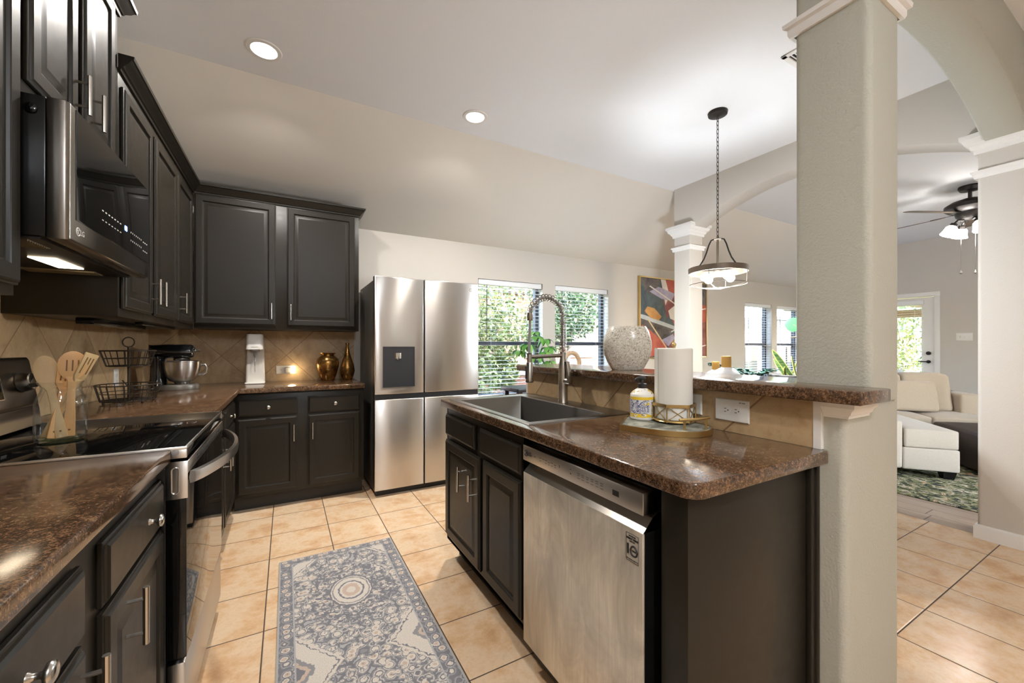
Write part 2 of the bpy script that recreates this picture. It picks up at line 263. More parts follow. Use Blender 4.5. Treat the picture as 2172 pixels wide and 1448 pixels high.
# ---------------------------------------------------------------- mesh builder
ID = lambda x, y, z: (x, y, z)
FX = lambda u, n, z: (n, u, z)         # faces +X: n is world X
FNY = lambda u, n, z: (u, -n, z)       # faces -Y: n is -world Y
FNX = lambda u, n, z: (-n, u, z)       # faces -X: n is -world X
FPY = lambda u, n, z: (u, n, z)
def wloc(o):
    v = Vector((0, 0, 0))
    while o is not None: v += o.location; o = o.parent
    return v
class MB:
    def __init__(s, f=ID): s.v = []; s.fc = []; s.mi = []; s.f = f; s.k = 0
    def add(s, vs_, fs):
        b = len(s.v); s.v += [Vector(s.f(*p)) for p in vs_]
        for q in fs: s.fc.append([i+b for i in q]); s.mi.append(s.k)
        return s
    def box(s, x0, x1, y0, y1, z0, z1):
        return s.add([(x, y, z) for x in (x0, x1) for y in (y0, y1) for z in (z0, z1)],
                     [(0, 1, 3, 2), (4, 6, 7, 5), (0, 4, 5, 1), (2, 3, 7, 6), (0, 2, 6, 4), (1, 5, 7, 3)])
    def loops(s, ls, closed=True, cap0=True, cap1=True):
        n = len(ls[0]); vs_ = [p for l in ls for p in l]; fs = []
        for i in range(len(ls)-1):
            for j in range(n if closed else n-1):
                a = i*n+j; b = i*n+(j+1) % n; fs.append((a, b, b+n, a+n))
        if cap0: fs.append(tuple(range(n)))
        if cap1: fs.append(tuple(range((len(ls)-1)*n, len(ls)*n)))
        return s.add(vs_, fs)
    def rects(s, rs):                       # rs: (u0,u1,z0,z1,n)
        return s.loops([[(u0, n, z0), (u1, n, z0), (u1, n, z1), (u0, n, z1)] for u0, u1, z0, z1, n in rs])
    def prism(s, poly, z0, z1):
        return s.loops([[(x, y, z0) for x, y in poly], [(x, y, z1) for x, y in poly]])
    def cyl(s, p, q, r, r2=None, n=16):
        return s.tube([p, q], r, n, r2=r2)
    def tube(s, pts, r, n=8, closed=False, r2=None, flat=1.0, up=None):
        P = [Vector(p) for p in pts]; L = len(P); ls = []; nrm = None
        for i, p in enumerate(P):
            a = P[i-1] if (i > 0 or closed) else P[i]; b = P[(i+1) % L] if (i < L-1 or closed) else P[i]
            t = (b-a).normalized()
            if nrm is None:
                nrm = Vector(up) if up else (Vector((0, 0, 1)) if abs(t.z) < .9 else Vector((1, 0, 0)))
            nrm = (nrm - t*nrm.dot(t))
            nrm = nrm.normalized() if nrm.length > 1e-6 else t.orthogonal().normalized()
            bi = t.cross(nrm); rr = r if r2 is None else r+(r2-r)*i/(L-1)
            if isinstance(r, (list, tuple)): rr = r[i]
            ls.append([tuple(p+nrm*cos(2*pi*k/n)*rr*flat+bi*sin(2*pi*k/n)*rr) for k in range(n)])
        if closed: ls.append(ls[0]); return s.loops(ls, True, False, False)
        return s.loops(ls)
    def lathe(s, prof, c=(0, 0, 0), n=32, sx=1, sy=1, a0=0):
        ls = [[(c[0]+r*sx*cos(a0+2*pi*k/n), c[1]+r*sy*sin(a0+2*pi*k/n), c[2]+z) for k in range(n)] for r, z in prof]
        return s.loops(ls)
    def ball(s, c, r, n=16, m=10, sx=1, sy=1, sz=1):
        ls = []
        for i in range(m+1):
            a = -pi/2+pi*i/m; a = max(-pi/2+.04, min(pi/2-.04, a))
            ls.append([(c[0]+r*sx*cos(a)*cos(2*pi*k/n), c[1]+r*sy*cos(a)*sin(2*pi*k/n), c[2]+r*sz*sin(a)) for k in range(n)])
        return s.loops(ls)
    def rbox(s, x0, x1, y0, y1, z0, z1, r=.01):
        return s.box(x0, x1, y0, y1, z0, z1)
    def build(s, name, mat, parent=None, bevel=0, seg=2, sharp=35, flatshade=False, kind=None, local=False, doubles=False, sub=0):
        me = bpy.data.meshes.new(name); off = wloc(parent) if (parent is not None and not local) else Vector((0, 0, 0))
        me.from_pydata([tuple(v-off) for v in s.v], [], s.fc)
        mats = mat if isinstance(mat, (list, tuple)) else [mat]
        for m in mats: me.materials.append(m)
        me.polygons.foreach_set('material_index', s.mi)
        bm = bmesh.new(); bm.from_mesh(me)
        if doubles: bmesh.ops.remove_doubles(bm, verts=bm.verts, dist=1e-5)
        bmesh.ops.recalc_face_normals(bm, faces=bm.faces)
        if bevel:
            es = [e for e in bm.edges if len(e.link_faces) == 2 and e.calc_face_angle(0) > radians(sharp)]
            bmesh.ops.bevel(bm, geom=es, offset=bevel, segments=seg, profile=.5, affect='EDGES', clamp_overlap=True)
        if not flatshade:
            for f in bm.faces: f.smooth = True
            for e in bm.edges: e.smooth = not (len(e.link_faces) != 2 or e.calc_face_angle(0) > radians(sharp))
        bm.to_mesh(me); bm.free()
        o = bpy.data.objects.new(name, me); COL.objects.link(o)
        if parent is not None: o.parent = parent
        if sub:
            sm = o.modifiers.new('smooth', 'SUBSURF'); sm.levels = sub; sm.render_levels = sub
        if kind: o['kind'] = kind
        return o
def tag(o, label, cat, group=None, kind=None):
    o['label'] = label; o['category'] = cat
    if group: o['group'] = group
    if kind: o['kind'] = kind
    return o
def thing(name, loc, label, cat, group=None):
    o = bpy.data.objects.new(name, None); COL.objects.link(o); o.location = loc; o.empty_display_size = .05
    return tag(o, label, cat, group)
def struct(mb, name, mat, **kw): return mb.build(name, mat, kind='structure', **kw)
KIDS = {}
def copy_tree(o, loc=None, rz=None, label=None):
    def rec(src, par):
        c = src.copy(); COL.objects.link(c); c.parent = par
        for ch in [x for x in bpy.data.objects if x.parent == src]: rec(ch, c)
        return c
    c = rec(o, None)
    if loc is not None: c.location = loc
    if rz is not None: c.rotation_euler = (0, 0, rz)
    if label: c['label'] = label
    return c
def text(body, size, loc, xdir, ydir, mat, parent, name='lettering', ext=.0004, align='CENTER', bold=0):
    cu = bpy.data.curves.new(name, 'FONT'); cu.body = body; cu.size = size; cu.extrude = ext; cu.align_x = align; cu.align_y = 'CENTER'; cu.offset = bold
    cu.materials.append(mat); o = bpy.data.objects.new(name, cu); COL.objects.link(o)
    x = Vector(xdir).normalized(); y = Vector(ydir).normalized(); z = x.cross(y)
    off = wloc(parent) if parent else Vector((0, 0, 0)); l = Vector(loc)-off
    me = bpy.data.meshes.new_from_object(o); bpy.data.objects.remove(o); bpy.data.curves.remove(cu)
    me.transform(Matrix(((x.x, y.x, z.x, l.x), (x.y, y.y, z.y, l.y), (x.z, y.z, z.z, l.z), (0, 0, 0, 1))))
    o = bpy.data.objects.new(name, me); COL.objects.link(o)
    if parent: o.parent = parent
    return o
def rpoly(x0, x1, y0, y1, r, corners=(1, 1, 1, 1), n=6):
    out = []
    for (cx, cy, a), on in zip(((x1, y0, -90), (x1, y1, 0), (x0, y1, 90), (x0, y0, 180)), corners):
        if not on: out.append((cx, cy)); continue
        ox = cx-r if cx == x1 else cx+r; oy = cy-r if cy == y1 else cy+r
        for k in range(n+1):
            t = radians(a+90*k/n); out.append((ox+r*cos(t), oy+r*sin(t)))
    return out
def sweep(mb, path, prof, closed=False):
    """Mitred sweep of prof [(out, z)] along a 2D path; out is to the right of the direction of travel."""
    P = [Vector(p) for p in path]; L = len(P); ls = []
    for i, p in enumerate(P):
        d0 = (p-P[i-1]).normalized() if (i > 0 or closed) else None; d1 = (P[(i+1) % L]-p).normalized() if (i < L-1 or closed) else None
        n0 = Vector((d0.y, -d0.x)) if d0 else None; n1 = Vector((d1.y, -d1.x)) if d1 else None
        if n0 is None: m = n1
        elif n1 is None: m = n0
        else: m = (n0+n1); m = m/ m.dot(n0) if abs(m.dot(n0)) > 1e-6 else n0
        ls.append([(p.x+m.x*o, p.y+m.y*o, z) for o, z in prof])
    if closed: ls.append(ls[0]); mb.loops(ls, True, False, False)
    else: mb.loops(ls)
    return mb

# ---------------------------------------------------------------- room shell
LW, BW, RW, FW = -.945, 4.12, 9.3, -4.2       # left, back, right, front walls
CZ, SZ, SY = 2.995, 2.36, 3.11                # ceiling, low wall top, crease
b = MB(); b.box(LW-.1, 3.91, FW, BW+.02, -.08, 0); floor = struct(b, 'floor', M['tile'])
b = MB(); b.box(3.91, RW+.1, FW, BW+.02, -.08, 0); struct(b, 'floor_planks', M['plank'])
b = MB(); b.box(LW-.1, RW+.1, FW, SY, CZ, CZ+.2); struct(b, 'ceiling', M['ceil'])
b = MB(); b.loops([[(x, SY, CZ), (x, BW, SZ), (x, BW+.2, SZ), (x, BW+.2, CZ+.2), (x, SY, CZ+.2)] for x in (LW-.1, RW+.1)]); struct(b, 'ceiling_slope', M['slope'])
b = MB(); b.box(LW-.12, LW, FW, BW+.15, 0, CZ); struct(b, 'wall_left', M['wall'])
WIN = [(1.875, 2.745), (2.93, 3.81), (6.965, 7.805), (7.98, 8.82)]; WZ0, WZ1 = .62, 1.985
b = MB(); xs = LW
for x0, x1 in WIN:
    b.box(xs, x0, BW, BW+.16, 0, SZ+.02); b.box(x0, x1, BW, BW+.16, 0, WZ0); b.box(x0, x1, BW, BW+.16, WZ1, SZ+.02); xs = x1
b.box(xs, RW, BW, BW+.16, 0, SZ+.02); struct(b, 'wall_back', M['wall'], flatshade=True)
DY0, DY1 = 2.365, 3.285
b = MB(); b.box(RW, RW+.14, FW, DY0, 0, CZ); b.box(RW, RW+.14, DY1, BW+.15, 0, CZ); b.box(RW, RW+.14, DY0, DY1, 2.05, CZ); struct(b, 'wall_right', M['wall'], flatshade=True)
# front wall behind the camera, with an added window opening to let daylight in
b = MB(); b.box(LW, 4.2, FW-.14, FW, 0, CZ); b.box(4.2, 5.8, FW-.14, FW, 2.3, CZ); b.box(4.2, 5.8, FW-.14, FW, 0, .7); b.box(5.8, RW, FW-.14, FW, 0, CZ)
struct(b, 'wall_front', M['wall'], flatshade=True)
# windows
M['frame'] = simple('charcoal_window_frame', srgb(52, 54, 58), .5); M['blind'] = simple('white_blind', srgb(236, 238, 240), .5)
for i, (x0, x1) in enumerate(WIN):
    wd = bpy.data.objects.new(f'window_{i+1}', None); COL.objects.link(wd); wd.location = (x0, BW+.12, WZ0); wd['kind'] = 'structure'
    b = MB(); y0, y1 = BW+.10, BW+.155; f = .045
    b.box(x0, x0+f, y0, y1, WZ0, WZ1); b.box(x1-f, x1, y0, y1, WZ0, WZ1); b.box(x0+f, x1-f, y0, y1, WZ0, WZ0+f); b.box(x0+f, x1-f, y0, y1, WZ1-f, WZ1)
    b.build('window_frame', M['frame'], wd, flatshade=True)
    b = MB(); b.box(x0+f, x1-f, y0-.005, y1, 1.232, 1.278); b.build('window_rail', M['frame'], wd, bevel=.003)
    b = MB(); b.box(x0+f, x1-f, y0+.02, y0+.024, WZ0+f, 1.232); b.box(x0+f, x1-f, y0+.03, y0+.034, 1.278, WZ1-f); b.build('window_glass', M['pane'], wd)
    b = MB(); b.box(x0+.001, x1-.001, BW-.02, BW+.1, WZ0, WZ0+.018); b.build('window_sill', M['trim'], wd, bevel=.003)
BL = ['first window from the fridge', 'window between the kitchen window and the painting', 'first window right of the painting', 'window beside the thick column']
for i, (x0, x1) in enumerate(WIN):
    bl = thing('window_blind', (x0, BW+.05, WZ1), f'white horizontal slat blind, open, in the {BL[i]}', 'blind', 'open white slat blinds')
    a0, a1 = x0+.012, x1-.012
    b = MB(); b.box(a0, a1, BW+.012, BW+.07, WZ1-.062, WZ1-.002); b.build('headrail', M['blind'], bl, bevel=.004)
    b = MB(); z = WZ1-.085
    while z > WZ0+.07: b.box(a0, a1, BW+.016, BW+.064, z-.0014, z+.0014); z -= .0445
    b.build('slats', M['blind'], bl, flatshade=True)
    b = MB(); b.box(a0, a1, BW+.018, BW+.062, WZ0+.028, WZ0+.044); b.build('bottom_rail', M['blind'], bl, bevel=.003)
    b = MB(); b.cyl((a0+.1, BW+.008, WZ1-.065), (a0+.1, BW+.006, 1.3), .0045, n=6); b.build('tilt_wand', M['frame'], bl)
    b = MB()
    for t_ in (.2, .8): b.cyl((a0+(a1-a0)*t_, BW+.04, WZ1-.06), (a0+(a1-a0)*t_, BW+.04, WZ0+.04), .0012, n=5)
    b.build('ladder_cord', M['blind'], bl)
# ---------------------------------------------------------------- columns, arches, knee wall
b = MB(); b.prism(rpoly(1.53, 1.745, .525, .735, .022), 1.05, CZ); struct(b, 'column', M['column'])
b = MB(); b.prism(rpoly(1.40, 1.775, .535, 2.27, .022, (1, 0, 0, 1)), 0, 1.058); struct(b, 'wall_island', M['column'])
PX = 3.844
b = MB(); b.prism(rpoly(PX, PX+.217, 2.881, 3.083, .006), 0, 2.56); struct(b, 'column_dining', M['wall'])
b = MB(); b.prism(rpoly(PX, PX+.217, .52, .785, .02, (0, 1, 1, 0)), 0, 2.56); struct(b, 'column_hall', M['wall'])
b = MB(); b.box(PX, PX+.217, FW, .52, 0, CZ); struct(b, 'wall_hall', M['wall'])
def arch(f, u0, u1, n0, n1, zf, name, mat, N=40, crv=.012):
    bb = MB(f); us = [u0+(u1-u0)*i/N for i in range(N+1)]
    bb.loops([[(u, n0, CZ), (u, n0, zf(u)+crv), (u, n0+crv, zf(u)), (u, n1-crv, zf(u)), (u, n1, zf(u)+crv), (u, n1, CZ)] for u in us]); return struct(bb, name, mat, sharp=50)
arch(FX, .515, 3.083, PX, PX+.217, lambda y: (2.755-.23*(y-1.83)**2) if .785 < y < 2.88 else 2.50, 'wall_arch_dining', M['wall'], 60)
arch(FPY, 1.63, PX+.1, .565, .755, lambda x: 2.722-.19*(x-2.72)**2, 'wall_arch_hall', M['column'])
# capitals and bands (white trim)
capf = [(0, 2.44), (.012, 2.44), (.014, 2.465), (.022, 2.47), (.03, 2.49), (.048, 2.505), (.056, 2.53), (.066, 2.535), (.068, 2.562), (0, 2.562)]
bandf = [(0, 2.285), (.01, 2.285), (.014, 2.295), (.014, 2.312), (.024, 2.318), (.026, 2.332), (0, 2.334)]
def ringtrim(x0, x1, y0, y1, prof, name, r=.0):
    bb = MB(); sweep(bb, [(x0, y0), (x1, y0), (x1, y1), (x0, y1)], prof, closed=True); return struct(bb, name, M['trim'], sharp=25)
for k, (x0, x1, y0, y1) in enumerate(((1.53, 1.745, .525, .735), (PX, PX+.217, 2.881, 3.083), (PX, PX+.217, .52, .785))):
    ringtrim(x0, x1, y0, y1, capf, f'trim_{2*k+1}'); ringtrim(x0, x1, y0, y1, bandf, f'trim_{2*k+2}')
b = MB(); cf = [(0, 1.012), (.006, 1.012), (.008, 1.02), (.013, 1.024), (.017, 1.034), (.027, 1.044), (.029, 1.058), (0, 1.058)]
sweep(b, [(1.40, .59), (1.40, .535), (1.53, .535)], cf)
struct(b, 'trim_7', M['trim'], sharp=25)
b = MB(); bb_ = [(0, 0), (.014, 0), (.014, .075), (.008, .088), (0, .09)]
sweep(b, [(PX, FW), (PX, .785), (PX+.217, .785)], [(-o, z) for o, z in bb_])
struct(b, 'baseboard_hall', M['trim'], sharp=25)
b = MB(); sweep(b, [(RW, 2.28), (RW, FW)], [(o, z) for o, z in bb_]); struct(b, 'baseboard_right', M['trim'], sharp=25)
b = MB(); sweep(b, [(1.86, BW), (RW, BW)], [(o, z) for o, z in bb_]); struct(b, 'baseboard_back', M['trim'], sharp=25)
# backsplashes
b = MB(); b.box(LW, .565, BW-.009, BW, .914, 1.36); struct(b, 'wall_backsplash_back', M['bs_back'])
b = MB(); b.box(LW, LW+.009, .4, BW-.009, .914, 1.55); struct(b, 'wall_backsplash_left', M['bs_left'])
b = MB(); b.box(1.385, 1.40, .61, 2.262, .914, 1.06); struct(b, 'wall_backsplash_island', M['bs_isl'])
b = MB(); b.box(1.383, 1.40, .592, .612, .914, 1.06); b.box(1.383, 1.40, 2.258, 2.272, .914, 1.06); struct(b, 'trim_8', M['trim'])

def spline(pts, n=6, closed=True):
    P = [Vector(p) for p in pts]; L = len(P); out = []
    for i in range(L if closed else L-1):
        p0, p1, p2, p3 = (P[(i-1) % L], P[i], P[(i+1) % L], P[(i+2) % L]) if closed else (P[max(0, i-1)], P[i], P[i+1], P[min(L-1, i+2)])
        for k in range(n):
            t = k/n; out.append(tuple(.5*((2*p1)+(p2-p0)*t+(2*p0-5*p1+4*p2-p3)*t*t+(3*p1-p0-3*p2+p3)*t**3)))
    if not closed: out.append(tuple(P[-1]))
    return out
# ---------------------------------------------------------------- cabinets
def raised_door(b, u0, u1, z0, z1, n, w=.048):
    R = lambda i, h: (u0+i, u1-i, z0+i, z1-i, n+h)
    b.rects([R(.003, 0), R(0, .004), R(0, .011), R(.003, .013), R(.006, .0135), R(.0075, .017), R(.012, .02), R(w, .02), R(w+.003, .018), R(w+.005, .012),
             R(w+.009, .0105), R(w+.012, .0105), R(w+.034, .0185), R(w+.036, .0185)])
def slab_front(b, u0, u1, z0, z1, n):
    R = lambda i, h: (u0+i, u1-i, z0+i, z1-i, n+h)
    b.rects([R(.003, 0), R(0, .004), R(0, .010), R(.003, .012), R(.006, .0125), R(.0075, .016), R(.014, .02), R(.016, .02)])
def pull(f, u, z0, z1, n, parent):
    b = MB(f); r = .006
    b.tube([(u, n+.032, z0), (u, n+.032, z1)], r, 10)
    for z in (z0+.026, z1-.026): b.cyl((u, n-.001, z), (u, n+.033, z), .0042, n=8)
    return b.build('handle', M['chrome'], parent)
def knob(f, u, z, n, parent):
    b = MB(f); prof = [(.0085, -.001), (.008, .002), (.005, .005), (.0045, .013), (.007, .016), (.0145, .019), (.016, .023), (.014, .027), (.008, .0295), (.002, .030)]
    b.loops([[(u+r*cos(2*pi*k/16), n+h, z+r*sin(2*pi*k/16)) for k in range(16)] for r, h in prof]); return b.build('knob', M['chrome'], parent, sharp=60)
def cabinet(name, label, f, u0, u1, z0, z1, nb, nf, doors=(), drawers=(), toe=False, hollow=False, crown=None, cat='cabinet', group=None):
    nb += .003; c = MB(f); p0 = f((u0+u1)/2, (nb+nf)/2, z0)
    t = thing(name, p0, label, cat, group)
    zz = z0+(.112 if toe else 0)
    if hollow:
        for q in ((u0, u0+.018, nb, nf, zz, z1), (u1-.018, u1, nb, nf, zz, z1), (u0, u1, nf-.018, nf, zz, z1), (u0, u1, nb, nb+.01, zz, z1), (u0, u1, nb, nf, zz, zz+.018)): c.box(*q)
    else: c.box(u0, u1, nb, nf, zz, z1)
    body = c.build('body', M['cab'], t, bevel=.0015)
    if toe:
        c = MB(f); c.box(u0, u1, nb, nf-.075, z0, z0+.112); c.build('toe_kick', M['dark'], t)
    for d in doors:
        b = MB(f); raised_door(b, *d[:4], nf); o = b.build('door', M['cab'], t, sharp=25)
        if len(d) > 4: pull(f, d[4], d[5], d[5]+.128, nf+.02, o)
    for d in drawers:
        b = MB(f); slab_front(b, *d[:4], nf); o = b.build('drawer', M['cab'], t, sharp=25)
        if len(d) > 4: knob(f, d[4], (d[2]+d[3])/2, nf+.02, o)
    if crown:
        b = MB(); sweep(b, crown, CROWN(z1)); b.build('crown', M['cab'], t, sharp=25)
    return t
CROWN = lambda z: [(0, z-.012), (.008, z-.012), (.010, z), (.016, z+.004), (.02, z+.012), (.034, z+.026), (.044, z+.042), (.05, z+.044), (.052, z+.058), (0, z+.058)]
# back wall: uppers and base
yb = -3.79
cabinet('upper_cabinet', 'dark two-door wall cabinet on the back wall beside the fridge', FNY, -.605, .562, 1.355, 2.38, -BW, yb,
        doors=[(-.601, -.074, 1.386, 2.365, -.104, 1.437), (.003, .531, 1.384, 2.361, .032, 1.433)], crown=[(-.605, 3.79), (.562, 3.79), (.562, BW)])
cabinet('base_cabinet', 'dark base cabinet with two drawers and two doors, left of the fridge', FNY, -.335, .56, 0, .876, -BW, -3.52,
        doors=[(-.312, .073, .137, .69, .049, .5), (.146, .531, .137, .69, .177, .502)],
        drawers=[(-.312, .076, .705, .832, -.118), (.146, .531, .703, .832, .34)], toe=True)
# left wall base units
cabinet('base_cabinet', 'dark base cabinet with two knobbed drawers, nearest at the lower left', FX, .42, 1.522, 0, .876, LW, -.328,
        doors=[(.46, .995, .137, .69, .965, .55), (1.087, 1.512, .137, .69, 1.195, .55)],
        drawers=[(.46, .995, .703, .832, .80), (1.087, 1.512, .703, .832, 1.36)], toe=True)
cabinet('base_cabinet', 'dark base cabinet in the corner beyond the range', FX, 2.30, 3.51, 0, .876, LW, -.336,
        doors=[(2.33, 2.86, .137, .69, 2.83, .50), (2.905, 3.44, .137, .69, 2.935, .5)],
        drawers=[(2.33, 2.86, .703, .832, 2.6), (2.905, 3.44, .703, .832, 3.17)], toe=True)
# left wall uppers
cabinet('upper_cabinet', 'dark wall cabinet left of the microwave, cut by the photo edge', FX, .70, 1.525, 1.35, 2.38, LW, -.61,
        doors=[(.715, 1.10, 1.384, 2.363), (1.125, 1.515, 1.376, 2.363)], crown=[(-.61, .70), (-.61, 1.525)])
cabinet('upper_cabinet', 'dark tall two-door cabinet mounted above the microwave', FX, 1.53, 2.25, 1.887, 2.60, LW, -.61,
        doors=[(1.555, 1.84, 1.925, 2.57, 1.812, 1.97), (1.885, 2.165, 1.925, 2.57, 1.93, 1.97)], crown=[(-.61, 1.53), (-.61, 2.25), (LW, 2.25)])
cabinet('upper_cabinet', 'dark wall cabinet with paired handles, just right of the microwave', FX, 2.255, 3.214, 1.345, 2.38, LW, -.61,
        doors=[(2.275, 2.68, 1.38, 2.31, 2.652, 1.432), (2.735, 3.2, 1.38, 2.31, 2.765, 1.432)], crown=[(-.61, 2.255), (-.61, 3.214)])
cabinet('upper_cabinet', 'dark narrow wall cabinet in the corner', FX, 3.214, 3.789, 1.345, 2.38, LW, -.61,
        doors=[(3.23, 3.67, 1.38, 2.31, 3.265, 1.432)], crown=[(-.61, 3.214), (-.61, 3.789)])
b = MB(); b.box(-.80, -.74, 2.45, 3.2, 1.318, 1.345); b.box(-.68, -.65, 2.75, 3.45, 1.33, 1.345)
tag(b.build('under_cabinet_light', M['black'], bevel=.003), 'slim black light bar under the left wall cabinet above the wire basket', 'light bar')
# ---------------------------------------------------------------- countertops
def edge_bevel_counter(mb, name, label, bevel=.006):
    o = mb.build(name, M['granite'], None, bevel=bevel, seg=3, sharp=60); return tag(o, label, 'countertop')
b = MB(); b.prism([(LW+.009, .40), (-.297, .40), (-.297, 1.527), (LW+.009, 1.527)], .877, .914)
edge_bevel_counter(b, 'countertop', 'brown granite-look countertop nearest the camera, left of the range')
b = MB(); b.prism([(LW+.009, 2.292), (-.297, 2.292), (-.297, 3.478), (.565, 3.478), (.565, BW-.009), (LW+.009, BW-.009)], .877, .914)
edge_bevel_counter(b, 'countertop', 'L-shaped brown granite-look countertop in the back left corner')
# island top with a cut-out for the sink
outer = rpoly(.778, 1.384, .572, 2.23, .045, (0, 0, 0, 1), 10)
SX0, SX1, SY0, SY1 = .842, 1.262, 1.36, 2.13
inner = [(SX0, SY0), (SX1, SY0), (SX1, SY1), (SX0, SY1)]
def counter_hole(outer, inner, z0, z1):
    mb = MB(); n = len(outer)
    near = lambda q: min(range(n), key=lambda i: (outer[i][0]-q[0])**2+(outer[i][1]-q[1])**2)
    idx = [near(p) for p in ((.778, .572), (1.384, .572), (1.384, 2.23), (.778, 2.23))]
    vs_ = [(x, y, z) for z in (z1, z0) for x, y in outer+inner]; T = n+4; fs = []
    for L in (0, T):
        for k in range(4):
            i, j = idx[k], idx[(k+1) % 4]; seq = [i]
            while seq[-1] != j: seq.append((seq[-1]+1) % n)
            fs.append([q+L for q in seq]+[n+(k+1) % 4+L, n+k+L])
    for i in range(n): fs.append((i, (i+1) % n, (i+1) % n+T, i+T))
    for k in range(4): a, c = n+k, n+(k+1) % 4; fs.append((a, c, c+T, a+T))
    return mb.add(vs_, fs)
b = counter_hole(outer, inner, .876, .914); o = edge_bevel_counter(b, 'countertop', 'brown granite-look island countertop with a steel sink set in', .005)
b = MB(); b.prism([(1.335, .478), (1.528, .478), (1.528, .737), (1.715, .737), (1.715, 2.32), (1.335, 2.32)], 1.06, 1.098)
tag(b.build('bar_ledge', M['granite'], None, bevel=.004, sharp=60), 'raised brown granite-look bar ledge above the island backsplash', 'bar ledge')
# ---------------------------------------------------------------- island
cabinet('island_cabinet', 'dark sink cabinet in the island beside the dishwasher', FNX, 1.335, 2.215, 0, .875, -1.383, -.812,
        doors=[(1.735, 2.2, .15, .69, 1.925, .478), (1.352, 1.70, .15, .69, 1.785, .475)], toe=True, hollow=True)
isl = bpy.data.objects['island_cabinet']
for u0, u1 in ((1.80, 2.2), (1.352, 1.735)):
    b = MB(FNX); slab_front(b, u0, u1, .715, .835, -.812); b.build('drawer', M['cab'], isl, sharp=25)
ep = thing('end_panel', (1.1, .66, 0), 'plain dark end panel closing the island beside the dishwasher', 'panel')
b = MB(); b.box(.824, 1.383, .622, .70, 0, .875); b.build('board', M['cab'], ep, bevel=.002)
b = MB(); b.box(1.362, 1.383, .606, .622, 0, .875); b.box(1.383, 1.399, .6, .622, 0, .875); b.build('molding', M['cab'], ep, bevel=.003)
# dishwasher
dw = thing('dishwasher', (1.1, 1.02, 0), 'stainless dishwasher with a smudged front, built into the island', 'dishwasher')
b = MB(); b.box(.835, 1.383, .735, 1.315, .02, .87); b.build('body', M['black'], dw)
b = MB(); b.box(.79, .798, .729, 1.319, .1, .742); ddoor = b.build('door', M['steel3'], dw, bevel=.002)
b = MB(); b.box(.798, .86, .731, 1.317, .1, .742); b.build('door_core', M['black'], ddoor)
b = MB(); dp = [(-.7915, .742), (-.826, .776), (-.845, .786), (-.86, .786), (-.86, .742)]
b.loops([[(-x, y, z) for x, z in dp] for y in (.729, 1.319)]); b.build('handle_lip', M['steeldark'], ddoor, flatshade=True)  # darker steel on the lip stands in for its dark reflection
b = MB(); b.box(.789, .845, .727, 1.321, .788, .846); cp = b.build('control_panel', M['steel'], dw, bevel=.003)
b = MB(); b.box(.86, .9, .735, 1.315, .02, .1); b.build('kick_plate', M['black'], dw)
mark = M['mark'] = simple('grey_print', srgb(96, 94, 92), .5); dkm = M['ink'] = simple('black_print', srgb(24, 24, 26), .5); M['paperlabel'] = simple('silver_label', srgb(196, 190, 180), .4, .3)
yd, xd, zd = (0, -1, 0), (1, 0, 0), (0, 0, 1)
def logo_ring(f, u, z, n, r, mat, parent):
    b = MB(f); 
    b.tube([(u+r*cos(a), n, z+r*sin(a)) for a in [2*pi*k/24 for k in range(2, 23)]], r*.14, 6)
    b.tube([(u-.0*r, n, z+r*.45), (u, n, z-r*.35), (u+r*.4, n, z-r*.35)], r*.11, 5); b.ball((u-r*.38, n, z+r*.35), r*.16, 8, 5); return b.build('logo', mat, parent)
logo_ring(FNX, 1.297, .818, -.7888, .011, M['ink'], cp); text('LG', .021, (.7885, 1.272, .818), yd, zd, M['ink'], cp, 'logo')
def dashes(f, spec, n, mat, parent, name='control_markings'):
    b = MB(f)
    for u, z, w_, h_ in spec: b.box(u-w_/2, u+w_/2, n-.0002, n+.0003, z-h_/2, z+h_/2)
    return b.build(name, mat, parent, flatshade=True)
sp = [(1.235, .818, .012, .0025)]
for k in range(6): sp += [(1.20-.018*k, .822-(k % 2)*.003, .012, .0022), (1.20-.018*k, .812, .009, .0018)] if k != 1 else [(1.20-.018*k, .822, .012, .0022)]
for k in range(6): sp += [(.985-.021*k, .826, .013, .0022), (.985-.021*k, .82, .011, .0022), (.985-.021*k, .811, .012, .0018)]
sp += [(1.085, .822, .003, .008), (1.025, .828, .006, .004), (1.025, .815, .006, .004)]
dashes(FNX, sp, -.7888, M['mark'], cp)
b = MB(FNX); b.box(.812, .836, -.789, -.7883, .809, .824); b.build('display', M['ink'], cp)
bg = MB(FNX); bg.rects([(.742, .785, .655, .728, -.7899), (.742, .785, .655, .728, -.7893)]); bg = bg.build('badge', M['paperlabel'], ddoor)
b = MB(FNX)
for q in ((.742, .785, .655, .6562), (.742, .785, .7268, .728), (.742, .7432, .655, .728), (.7838, .785, .655, .728)): b.box(q[0], q[1], -.7895, -.7890, q[2], q[3])
b.build('badge_border', M['ink'], ddoor, flatshade=True)
lx = .7888
for body, sz, z, bo in (('INVERTER', .0055, .7215, 0), ('DIRECT DRIVE', .0065, .7145, .0003), ('MOTOR', .005, .7078, 0), ('W A R R A N T Y', .0052, .6605, 0)):
    text(body, sz, (lx, .7635, z), yd, zd, M['ink'], ddoor, bold=bo)
text('1', .036, (lx, .7785, .685), yd, zd, M['ink'], ddoor, bold=.0012)
b = MB(FNX); b.tube([(.7578+.0115*cos(a), -.7893, .685+.0125*sin(a)) for a in [2*pi*k/28 for k in range(28)]], .0026, 6, closed=True); b.build('lettering', M['ink'], ddoor)
text('YEAR', .0062, (lx, .7578, .685), yd, zd, M['ink'], ddoor, bold=.0002)
